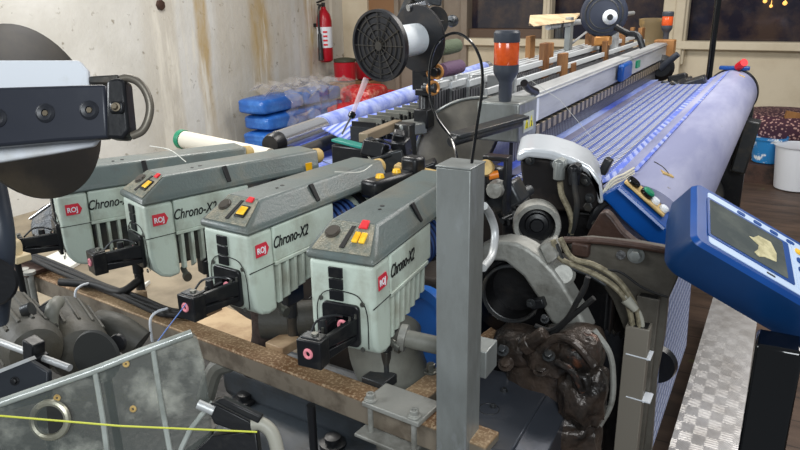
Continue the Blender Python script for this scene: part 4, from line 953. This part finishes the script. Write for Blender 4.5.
# hoses into trunking
for k,(pts,r,m,l) in enumerate((([(553,240),(560,258),(580,268),(600,277),(618,290),(628,305),(633,328)],.0055,beigehose,'beige hose running over the housing into the trunking, left one'),
    ([(560,238),(572,258),(592,264),(612,275),(626,290),(637,310),(640,328)],.0055,beigehose,'beige hose running over the housing into the trunking, right one'),
    ([(556,244),(566,264),(590,275),(606,285)],.0045,dsteel,'dark hose beneath the two beige hoses'),
    ([(604,270),(620,272),(640,286),(655,293),(668,297)],.0025,rubber,'thin black cable crossing the side frame plate'),
    ([(615,288),(628,300),(638,311),(642,322),(642,330)],.0045,hose,'pale grey cable with a plug above the trunking'))):
    tag(MB().tube([at(u,v,Y=1.245) for u,v in pts],r,n=10).build('hose' if k<3 else 'cable',m),l,'hose' if k<3 else 'cable')
a=at(626,299,Y=1.24);c=at(636,310,Y=1.24)
tag(MB().rod(a,c,.011,.007).build('cable_plug',hose),'pale grey cable plug in front of the metal channel','plug')
t=thing('drive_gear','dark toothed gear behind the side frame next to the trunking','gear',at(612,350,Y=1.4))
gb=MB(); gc=at(612,362,Y=1.262)
n=28; ring=[]
for k in range(n*2):
    r=.062 if k%2 else .054; a=pi*k/n; ring.append(gc+V((r*cos(a),0,r*sin(a))))
gb.prism(ring,(0,.02,0)).build('gear_wheel',black_m,t)
# foot pedal disc
t=thing('dark_wheel','small dark wheel behind the metal channel edge','wheel',at(664,360,Y=1.9))
MB().lathe([(0,0),(.05,0),(.055,-.02),(0,-.02)],at(655,366,Y=1.75),(0,-1,0),32).build('wheel',black_m,t)

# ================================================================== blue end cover of the roll
ey=1.59
k=[(599,197),(608,191),(622,184),(634,193),(660,220),(690,250),(690,272),(664,254),(643,239),(621,219),(610,206)]
P6=[at(u,v,Y=ey) for u,v in k]
t=thing('end_cover','curved blue end cover with push buttons at the near end of the cloth roll','cover',P6[0]-V((0,0,.1)))
MB().prism([V((p.x,ey,p.z)) for p in P6],(.0,.06,0)).build('cover_shell',blue_m,t,bevel=.006,seg=3)
# button strip on the upper slope
a=at(624,182,Y=ey+.008); c=at(663,217,Y=ey+.008); d=(c-a).normalized(); nn=V((-d.z,0,d.x))
if nn.z<0: nn=-nn
def bs(x,y,h): return a+d*x+V((0,y,0))+nn*h
LL=(c-a).length
MB().hexa([bs(0,-.008,0),bs(LL,-.008,0),bs(LL,.05,0),bs(0,.05,0)],[bs(0,-.008,.006),bs(LL,-.008,.006),bs(LL,.05,.006),bs(0,.05,.006)]).build('button_strip',tan,t,bevel=.003)
MB().hexa([bs(.0,-.03,-.014),bs(LL+.02,-.03,-.014),bs(LL+.02,.05,.0),bs(0,.05,.0)],[bs(.0,-.026,-.006),bs(LL+.02,-.026,-.006),bs(LL+.02,.05,.003),bs(0,.05,.003)]).build('upper_lip',blue_m,t,bevel=.003)
for k,(m,q) in enumerate(((gloss_black,.14),(green,.48),(white_m,.80))):
    o=bs(LL*q,.020,.006)
    if k<2:
        MB().lathe([(0,.008),(.015,.008),(.017,.006),(.017,0)],o,nn,28).build('push_button',gloss_black,t)
        if k==1: MB().lathe([(0,.013),(.012,.013),(.015,.010),(.015,.006)],o+V((0,.004,0)),nn,28).build('green_cap',green,t)
    else:
        for s in(-1,1): MB().lathe([(0,.011),(.008,.010),(.011,.006),(.011,0)],o+d*.013*s,nn,24).build('push_button',white_m,t,label='white push button')
# sheath of yarns between hood and blue cover
b=MB()
for k in range(5): b.tube([at(600,205-k*2,Y=1.62),at(612,192-k*3,Y=1.64),at(624,186-k*3,Y=1.7),at(634,180-k*3,Y=1.76)],.003,n=6)
tag(b.build('cloth_selvedge',mat('cream_thread',(206,200,180),.6)),'loose cream threads at the cloth edge beside the blue end cover','threads')
t=thing('edge_guide','black curved edge guide between hood and blue cover','guide',at(600,200,Y=1.62))
MB().tube([at(590,228,Y=1.6),at(596,212,Y=1.6),at(606,202,Y=1.61),at(622,194,Y=1.62)],.010).build('guide_arm',black_m,t)
MB().box(at(606,166,Y=1.7),(.02,.03,.04),(0,20,0)).build('guide_clip',black_m,t,bevel=.003)
# beam under roll (dark)
t=thing('breast_beam','dark steel beam beneath the front cloth roller','beam',(-.3,3,.7))
MB().box((-.36,3.1,.80),(.12,2.5,.10)).build('beam',brown_m,t,bevel=.01)
MB().box((-.36,3.1,.55),(.06,2.5,.12)).build('lower_tie',dsteel,t,bevel=.01)
t=thing('roll_end_bracket','dark bracket at the far end of the cloth roll beside the basket','bracket',(rc.x+.05,4.5,0))
MB().box((rc.x+.06,4.42,.55),(.14,.1,.75)).build('leg',black_m,t,bevel=.01); MB().box((rc.x+.12,4.3,.72),(.08,.12,.3),(0,8,0)).build('guard',dsteel,t,bevel=.01)

# ================================================================== tread plate step
t=thing('tread_step','bright aluminium tread plate step beside the loom','step',(-.07,2.6,.15))
MB().hexa([(-.158,1.3,.285),(.02,1.3,.285),(.02,3.4,.285),(-.158,3.4,.285)],[(-.158,1.3,.3),(.02,1.3,.3),(.02,3.4,.3),(-.158,3.4,.3)]).build('tread_plate','aluminium_tread_plate',t)
for y in (1.5,2.5,3.3): MB().box((-.07,y,.14),(.16,.04,.285)).build('leg',dsteel,t)
# ================================================================== TERMINAL
A=at(697,183,D=1.15)
U_=V((.827,.271,-.492)).normalized(); Vv=V((-.145,.949,.279)); Vv=(Vv-U_*Vv.dot(U_)).normalized(); Nn=U_.cross(Vv)
LT,WT,TT=.163,.36,.074
def tp(x,y,z): return A+U_*x-Vv*y+Nn*z      # x right, y down, z out of the face
t=thing('control_terminal','blue control terminal with grey display and white keypad on a black stand','control terminal',tp(.18,.08,-.04))
def rrect(x0,y0,x1,y1,r,z,n=6):
    pts=[]
    for cx,cy,a0 in ((x1-r,y0+r,-90),(x1-r,y1-r,0),(x0+r,y1-r,90),(x0+r,y0+r,180)):
        for k in range(n+1):
            a=radians(a0+90*k/n); pts.append(tp(cx+r*cos(a),cy+r*sin(a),z))
    return pts
# rounded housing, bulging on its left side
f0=rrect(-.0,0,WT,LT,.012,0); f1=rrect(-.006,-.004,WT+.004,LT+.004,.016,-.008); f2=rrect(-.012,-.006,WT+.006,LT+.006,.022,-.05); f3=rrect(-.002,.004,WT-.004,LT-.004,.026,-.076); 
MB().loft([f3,f2,f1]).build('rear_housing',dblue,t,ang=50)
MB().loft([f1,f0]).build('front_bezel',blue_m,t,ang=50)
MB().loft([rrect(.020,.010,WT-.012,LT-.008,.006,.0),rrect(.020,.010,WT-.012,LT-.008,.006,.0012)]).build('white_frame',frame_white,t)
MB().loft([rrect(.018,.028,.170,LT-.024,.004,.001),rrect(.018,.028,.170,LT-.024,.004,.0022)]).build('display_surround',blue_m,t)
MB().loft([rrect(.022,.034,.158,LT-.030,.003,.0022),rrect(.022,.034,.158,LT-.030,.003,.003)]).build('display',screen_m,t)
MB().loft([rrect(.176,.022,WT-.022,LT-.020,.004,.001),rrect(.176,.022,WT-.022,LT-.020,.004,.0018)]).build('keypad_field',frame_white,t)
fl=[(.108,.078),(.118,.074),(.130,.060),(.158,.058),(.168,.082),(.165,.106),(.138,.112),(.126,.120),(.116,.115),(.126,.100),(.128,.088)]
MB().hexa([tp(x*.82+.004,y,.003) for x,y in fl],[tp(x*.82+.004,y,.0036) for x,y in fl]).build('peeled_film_patch',peel,t)
for k in range(4):
    MB().loft([rrect(.075+.031*k,.0155,.090+.031*k,.0235,.0035,.0012),rrect(.075+.031*k,.0155,.090+.031*k,.0235,.0035,.0026)]).build('key',blue_m,t)
for i in range(4):
    for j in range(5):
        x=.182+.022*i; y=.030+.025*j; m=redp if (i,j)==(1,0) else yellow if (i,j)==(0,0) else green if (i,j)==(2,0) else blue_m
        MB().loft([rrect(x,y,x+.015,y+.013,.005,.0018),rrect(x,y,x+.015,y+.013,.005,.0035)]).build('key',m,t)
MB().loft([rrect(.12,LT-.0185,.135,LT-.0145,.001,.0012),rrect(.12,LT-.0185,.135,LT-.0145,.001,.0016)]).build('small_print',ink,t)
# stand
s0=at(777,338,D=1.02); s1=at(760,455,D=1.12)
t=thing('terminal_stand','glossy black column carrying the blue control terminal','stand',(s1.x,s1.y,0))
sx=s0.x+.004; sy=s0.y
a=at(757,335,Y=sy).x; 
MB().box((sx,sy,.53),(.062,.062,1.06)).build('column',gloss_black,t,bevel=.006)
MB().box((sx,sy,.01),(.3,.3,.02)).build('base_plate',black_m,t,bevel=.004)

# ================================================================== LOWER LEFT FOREGROUND
# hanging disc, plate, bar, loop handle
c=at(36,112,D=.80); n=V((.52,-.80,.30)).normalized()
vd=(V((0,0,H))-c).normalized()
sideL=vd.cross(V((0,0,1))).normalized()
rt=CM@V((1,0,0)); up_=CM@V((0,1,0)); n=(vd*.42+(rt*.966+up_*.26)*.9).normalized()
t=thing('balloon_disc','large dusty dark disc hanging behind the white clamp plate','disc',c-V((0,0,.1)))
MB().lathe([(0,.004),(.09,.004),(.1015,.0),(.1015,-.004),(.09,-.006),(0,-.006)],c,n,56).build('disc',dull_dark,t)
D_=.66
def fp(u,v,dd=0): return at(u,v,D=D_+dd)
t=thing('creel_arm','black bolted bar with white plate and grey loop handle at upper left','arm',fp(50,140))
vz=(at(400,225,D=1)-V((0,0,H))).normalized()
MB().prism([fp(-30,60,.02),fp(78,60,.02),fp(87,70,.02),fp(90,100,.02),fp(100,136,.02),fp(93,146,.02),fp(50,154,.02),fp(-30,167,.02)],vz*.008).build('white_plate',mat('scuffed_white',(206,210,216),.4,0,((170,168,160),9,.5,.7)),t,bevel=.002)
MB().prism([fp(-340,95),fp(-30,88),fp(105,84),fp(108,138),fp(60,141),fp(-30,149),fp(-340,156)],vz*.014).build('black_bar',mat('satin_black_bar',(40,43,52),.36,.1,((58,60,66),10,.5,.75)),t,bevel=.003)
for u,v in ((-3,118),(45,113),(89,110)):
    p=fp(u,v,-.001); MB().lathe([(.0092,-.004),(.0092,.0),(.007,.0018),(.0036,.0008),(.0030,-.003)],p,-vz,24).build('bolt',mat('satin_black_bolt',(34,36,42),.4) if 'satin_black_bolt' not in M else M['satin_black_bolt'],t)
    MB().lathe([(.0,.0005),(.0028,.0005),(.0035,-.002)],p,-vz,6).build('bolt_core',mat('socket_tan',(110,100,84),.4,.5) if 'socket_tan' not in M else M['socket_tan'],t)
MB().prism([fp(106,80,-.012),fp(118,77,-.012),fp(124,80,-.012),fp(129,130,-.012),fp(123,139,-.012),fp(106,138,-.012)],vz*.022).build('end_clamp',black_m,t,bevel=.003)
MB().prism([fp(88,76,.02),fp(118,74,.02),fp(118,84,.02),fp(88,84,.02)],vz*.02).build('upper_tab',dsteel,t,bevel=.002)
MB().prism([fp(109,101,-.016),fp(123,101,-.016),fp(123,113,-.016),fp(109,113,-.016)],vz*.01).build('clamp_ear',black_m,t,bevel=.002)
bolt(fp(116,107,-.017),-vz,.0028,.005,t,M['socket_tan'])
MB().tube([fp(121,79,-.004),fp(128,78,-.004),fp(138,82,-.004),fp(146,92,-.004),fp(150,106,-.004),fp(148,120,-.004),fp(142,131,-.004),fp(132,136,-.004)],.0038,n=14).build('loop_handle',mat('worn_grey_handle',(108,102,92),.4,.4,((150,140,120),20,.5,.7)),t)
pq=fp(-330,118,.03); MB().box((pq.x,pq.y,pq.z/2),(.04,.04,pq.z+.04)).build('arm_column',black_m,t)
# left edge curved black guard
w=[at(-12,165,D=.9),at(-4,200,D=.9),at(2,240,D=.9),at(0,280,D=.92),at(-4,320,D=.95)]
tag(MB().tube(w,.016,n=16).build('curved_guard_tube',mat('slate_tube',(50,56,66),.4)),'dark slate curved tube at the left edge of the picture','tube')
tag(MB().lathe([(0,.003),(.030,.003),(.033,0),(0,-.004)],at(-10,282,D=.88),(.7,-.7,.1),40).build('dark_disc',black_m),'dark disc at the left edge below the curved tube','disc')
# disc + bright stick behind leftmost feeder
p=at(50,224,D=2.0); t=thing('balloon_disc','grey disc crossed by a silver edge left of the leftmost feeder','disc',p-V((0,0,.05)))
MB().lathe([(0,.004),(.055,.004),(.06,0),(0,-.004)],p,(.3,-.8,.5),40).build('disc',dsteel,t); MB().rod(at(30,219,D=1.95),at(51,204,D=1.95),.004).build('silver_edge',bsteel,t)
# cream clip
p=at(14,246,D=1.3); t=thing('cream_clip','cream plastic clip at the left end of the rail','clip',p-V((0,0,.03)))
MB().rod(p,(p.x,p.y,0),.006).build('clip_stem',black_m,t)
MB().lathe([(.012,-.02),(.014,0),(.012,.01),(.007,.014),(.007,.026),(0,.028)],p,(0,0,1),12).box(p+V((0,0,-.022)),(.05,.03,.014)).build('clip_body',mat('cream_plastic',(204,186,150),.5),t,bevel=.002)
# white scrap boards on floor
for i,(q,l) in enumerate((([(100,318),(128,290),(150,280),(128,300)],'white scrap strip on the floor left of the rail cables'),([(170,322),(196,330),(252,345),(262,322),(210,300)],'tan scrap board on the floor under the second feeder'),([(34,262),(100,232),(116,240),(56,275)],'pale sheet lying behind the leftmost feeder'))):
    zq=.022
    tag(MB().prism([at(u,v,Z=zq) for u,v in q],(0,0,-.02)).build('scrap_board',whitebag if i!=1 else mat('tan_board',(188,164,130),.6,0,((150,122,92),6,.45,.7))),l,'board')
    a=at(q[0][0]+20,q[0][1],Z=zq)
tag(MB().box(at(90,430,Z=.38),(1.0,.7,.3)).build('dark_floor_tray',M['pit_black'],bevel=.02),'dark tray of machinery low behind the clear panel','tray')
# motors lower left
def motor(u,v,D,r,L,label,yaw):
    c=at(u,v,D=D); t=thing('small_motor',label,'motor',c-V((0,0,r)),'dusty motors under the rail')
    d=V((cos(yaw),sin(yaw),0)); MB().lathe([(r*.5,-.02),(r*.9,-.012),(r,.0),(r,L),(r*.85,L+.02),(r*.3,L+.03)],c,d,36).build('motor_body',motor_m,t)
    b=MB()
    for k in range(14):
        a=2*pi*k/14; x,y,_=basis(d); rr_=x*cos(a)+y*sin(a); b.box(c+d*(L/2)+rr_*(r+.004),(.004,.004,.004)) if False else b.rod(c+rr_*r*1.01+d*.01,c+rr_*r*1.01+d*(L-.01),.003,n=6)
    b.build('cooling_ribs',motor_m,t); return t
motor(62,322,1.25,.05,.13,'dusty grey motor just below the rail at left',radians(-25))
motor(8,315,1.2,.045,.16,'dusty grey motor partly out of the picture at left',radians(-20))
tag(MB().tube([at(58,302,D=1.15),at(53,308,D=1.12),at(51,325,D=1.12),at(56,345,D=1.12)],.011,n=14).build('bent_pipe',duct),'short bent grey pipe rising beside the dusty motor','pipe')
tag(MB().tube([at(140,345,D=1.3),at(118,330,D=1.3),at(100,325,D=1.32)],.03,n=16).build('motor_nose',motor_m),'rounded grey casing behind the dark disc','casing')
c=at(97,356,D=.98); t=thing('balloon_disc','dark round disc standing behind the clear panel','disc',c-V((0,0,.04)))
MB().lathe([(0,.004),(.036,.004),(.0385,0),(0,-.004)],c,(.25,-.9,.15),48).build('disc',mat('charcoal_disc',(42,43,42),.45),t)
MB().lathe([(0,.004),(.012,.004),(.014,0),(0,-.006)],at(118,343,D=1.0),(.3,-.9,.3),24).build('edge_cap',black_m,t)
MB().rod(c+V((0,.01,-.01)),(c.x,c.y+.01,0),.006).build('disc_stem',black_m,t)

# pale rod and black brackets
a=at(0,342,D=.98);d_=at(70,368,D=.93)
t=thing('support_rod','pale metal rod with black clamp behind the clear panel','rod',a-V((0,0,.02)))
MB().rod(a-(d_-a)*.3,d_,.0048,n=16).build('rod',alum,t)
q=a.lerp(d_,.5); MB().box(q,(.022,.02,.05),(0,15,0)).box(q+V((.006,0,-.03)),(.018,.02,.07),(0,8,0)).build('clamp',black_m,t,bevel=.002); MB().rod(q+V((0,0,-.05)),(q.x,q.y,0),.008).build('rod_post',black_m,t)
MB().rod(q+V((-.02,-.01,-.02)),q+V((.01,-.012,-.02)),.004).build('clamp_screw',bsteel,t)
t=thing('black_plate','black mounting plate at the left edge beneath the motors','plate',at(15,385,D=.9))
MB().prism([at(-40,388,D=.9),at(28,360,D=.9),at(48,372,D=.9),at(48,400,D=.9),at(-40,425,D=.9)],vz*.012).build('plate',mat('slate_black',(36,40,46),.4),t,bevel=.002)
MB().prism([at(-40,385,D=.898),at(28,358,D=.898),at(30,361,D=.898),at(-40,389,D=.898)],vz*.016).build('bright_edge',alum,t)
bolt(at(15,381,D=.9),-vz,.004,.005,t,black_m)
pq=at(-34,400,D=.905); MB().box((pq.x,pq.y,pq.z/2),(.03,.03,pq.z)).build('plate_leg',black_m,t)
t=thing('flat_arm','dark flat arm above the black plate at left','arm',at(20,325,D=1.15))
MB().prism([at(-30,345,D=1.1),at(50,300,D=1.15),at(54,308,D=1.15),at(-30,366,D=1.1)],vz*.02).build('arm',black_m,t,bevel=.003)
MB().rod(at(24,312,D=1.1),at(32,309,D=1.1),.012).build('arm_boss',dsteel,t)
# clear acrylic panel
DP=lambda u:.80+.0004*u
def ap(u,v,dd=0): return at(u,v,D=DP(u)+dd)
t=thing('clear_panel','dusty clear plastic panel with ribs and a ring hole at lower left','panel',ap(100,440))
out=[(-40,417),(92,371),(192,333),(196,338),(203,362),(209,402),(213,480),(-40,490)]
MB().prism([ap(u,v) for u,v in out],vz*.006).build('panel_sheet',acryl,t,bevel=.001)
MB().tube([ap(-40,417,-.002),ap(92,371,-.002),ap(140,352,-.002),ap(192,333,-.002)],.0052,n=12,sub=1).build('top_edge',acryl_edge,t)
for pts in ([(95,372),(103,420),(108,462)],[(153,349),(160,395),(172,462)],[(213,402),(190,430),(176,462)]):
    MB().tube([ap(u,v,-.002) for u,v in pts],.0034,n=8,sub=2).build('moulded_rib',acryl_edge,t)
pq=ap(-35,485,.01); MB().box((pq.x,pq.y,pq.z/2),(.03,.03,pq.z)).build('panel_leg',black_m,t)
MB().torus(ap(50,420,-.003),-vz,.0205,.0042,36,8).build('ring_insert',mat('dull_brass_ring',(160,158,142),.35,.5,((120,116,100),20,.45,.7)),t)
MB().lathe([(0,.001),(.0165,.001),(.0165,-.001),(0,-.001)],ap(50,420,-.002),-vz,32).build('ring_opening',mat('dark_opening',(34,34,32),.5),t)
for u,v in ((126,364),(133,409),(57,398)): MB().torus(ap(u,v,-.003),-vz,.0028,.0016,16,6).build('grommet',tan,t)
tag(MB().tube([at(-10,415,D=.76),at(120,426,D=.78),at(257,432,D=.82)],.0011,n=6,sub=1).build('yellow_thread',thread_y),'bright yellow thread stretched across the clear panel','thread')
tag(MB().tube([feeders[1].matrix_world@V((0,0,0)) if False else at(186,304,D=1.08),at(166,330,D=1.0),at(150,352,D=.93)],.0009,n=6,sub=1).build('blue_thread',thread_b),'fine blue thread running down from the second feeder eyelet','thread')
tag(MB().tube([at(150,146,D=1.55),at(170,150,D=1.5),at(186,162,D=1.48)],.001,n=6).build('white_thread',thread_w),'fine white thread lying over the left feeders','thread')
tag(MB().tube([at(523,75,D=1.9),at(560,100,D=1.95),at(592,138,D=2.0)],.0007,n=6,sub=1).build('white_thread',thread_w),'fine white thread crossing the top beam towards the cloth','thread')
tag(MB().tube([at(372,165,D=1.3),at(360,172,D=1.27),at(335,172,D=1.22)],.001,n=6).build('white_thread',thread_w),'fine white thread lying on the second feeder cover','thread')
# lower bracket with hose
t=thing('channel_bracket','black channel bracket with a pale pipe elbow at bottom centre','bracket',at(235,430,D=.86))
DB=.86
MB().prism([at(206,408,D=DB),at(212,402,D=DB),at(255,424,D=DB),at(254,438,D=DB),at(214,424,D=DB)],vz*.03).prism([at(214,402,D=DB-.01),at(222,398,D=DB-.01),at(262,417,D=DB-.01),at(258,424,D=DB-.01)],vz*.015).prism([at(190,455,D=DB),at(212,436,D=DB),at(256,430,D=DB),at(262,480,D=DB),at(190,480,D=DB)],vz*.02).build('channel',black_m,t,bevel=.002)
MB().rod(at(198,404,D=DB),at(214,411,D=DB),.006).build('rod_end',alum,t)
MB().tube([at(252,424,D=DB),at(262,424,D=DB),at(273,435,D=DB),at(280,462,D=DB)],.0085,n=14).build('pale_pipe',hose,t)
# blue grey machine cover bottom centre
zc2=.60
k=[(236,378),(330,395),(432,440),(440,520),(150,520),(205,440)]
T=[at(u,v,Z=zc2) for u,v in k]
t=thing('motor_cover','blue-grey machine cover beneath the rail at bottom centre','cover',(T[1].x,T[1].y,0))
MB().hexa([V((p.x,p.y,zc2)) for p in T],[V((p.x,p.y,.02)) for p in T]).build('cover_body',bluegrey,t,bevel=.03,seg=4)
MB().box(at(300,395,Z=zc2+.03)+V((0,.03,0)),(.45,.16,.10),(0,0,-3)).build('raised_step',bluegrey,t,bevel=.03,seg=4)
for (u,v) in ((245,401),(333,445)): MB().lathe([(.03,0),(.03,.008),(.018,.01),(.018,.022),(.008,.024)],at(u,v,Z=zc2+.001),(0,0,1),24).build('rubber_plug',black_m,t)
a=at(311,405,D=1.25)
tag(MB().rod((a.x,a.y,a.z),(a.x,a.y,zc2),.008).build('black_rod',black_m),'thin black upright rod under the rail at bottom centre','rod')
# leg casting & machine clutter below the feeders
t=thing('loom_frame_base','dark loom base casting beneath the weft feeders','machine base',(-1.0,2.0,0))
MB().box((-.95,1.75,.42),(.5,.5,.84)).box((-.75,1.45,.30),(.35,.3,.6)).build('base_block',mat('dark_base',(40,36,34),.5,.1,((64,54,46),5,.45,.7),.2,30),t,bevel=.02)
MB().box((-.7,2.2,.5),(.3,.8,1.0)).build('side_casting',M['dark_base'],t,bevel=.02)
MB().box((-.75,3.6,.45),(.5,1.8,.8)).build('middle_casting',M['dark_base'],t,bevel=.02)
MB().tube([at(264,300,D=1.6),at(265,322,D=1.6),at(262,345,D=1.62),at(250,372,D=1.65)],lambda q:.035-.012*q,n=18).build('ribbed_boot',mat('brown_boot',(82,68,62),.6,0,((56,46,42),30,.45,.6),.4,80),t)
MB().tube([at(205,400,D=1.5),at(215,370,D=1.5),at(232,362,D=1.5)],.02).build('flange_pipe',duct,t)
MB().rod(at(262,320,D=1.5),at(318,318,D=1.5),.04,n=24).build('cross_shaft',motor_m,t)
for k,(x,y) in enumerate(((-1.15,1.62),(-.9,1.6),(-1.02,1.9))): MB().box((x,y,.88),(.12,.14,.10),(0,0,20*k)).build('casting_block',M['dark_base'],t,bevel=.02)
# warp beam at the back: large dark beam with blue yarn below warp
t=thing('warp_beam','dark beam wound with blue warp low behind the feeders','warp beam',(-1.6,2,.3))
MB().rod((-1.75,2.0,.62),(-1.75,4.6,.62),.26,n=48).build('wound_warp','blue_sheen_warp',t)
MB().rod((-1.75,1.96,.62),(-1.75,2.0,.62),.34,n=48).build('beam_flange',dsteel,t)
# cardboard tube with green end
a=at(181,139,D=2.35); c=at(270,158,D=2.15)
t=thing('cloth_tube','white cardboard tube with a green end behind the leftmost feeders','tube',a-V((0,0,.03)))
MB().rod(a,c,.030,n=28).build('tube',mat('cream_tube',(216,208,190),.6),t)
MB().lathe([(.022,-.004),(.031,-.004),(.033,.0),(.033,.018),(.022,.018)],a,(c-a),28,True).build('green_ring',green,t)
# dark lower structure for right lower
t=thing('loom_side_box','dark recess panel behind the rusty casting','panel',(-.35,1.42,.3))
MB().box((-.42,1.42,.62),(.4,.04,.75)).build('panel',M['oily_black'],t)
# a wall speck
p=at(160,5,X=XL+.0); tag(MB().lathe([(0,0),(.05,0),(.045,.02),(0,.03)],p,(1,0,0),7).build('wall_anchor',brown_m),'small rusty anchor stub on the stained wall at top','anchor')

# ================================================================== LIGHT
def area(name,loc,target,size,power,col):
    l=bpy.data.lights.new(name,'AREA'); l.shape='RECTANGLE'; l.size,l.size_y=size; l.energy=power; l.color=col
    o=bpy.data.objects.new(name,l); COL.objects.link(o); o.location=loc
    o.rotation_euler=(V(target)-V(loc)).to_track_quat('-Z','Y').to_euler(); return o
area('ceiling_lamp_left',(-3.0,3.0,3.6),(-3.2,3.2,0),(1.2,2.6),135,(1,.96,.90))
area('ceiling_lamp_right',(.4,3.6,3.4),(-.3,3.6,0),(1.0,2.6),118,(1,.96,.92))
area('doorway_daylight',(1.2,-1.6,2.9),(-1.2,2.2,.9),(1.8,1.2),105,(.92,.97,1))
area('side_daylight',(-3.6,-.6,2.6),(-2.2,2.6,.9),(1.6,1.2),110,(.95,.98,1))
w=bpy.data.worlds.new('world'); SC.world=w; w.use_nodes=True
w.node_tree.nodes['Background'].inputs[0].default_value=(.86,.93,1,1); w.node_tree.nodes['Background'].inputs[1].default_value=.22
SC.view_settings.view_transform='Standard'; SC.view_settings.look='None'; SC.view_settings.gamma=1; SC.view_settings.exposure=0
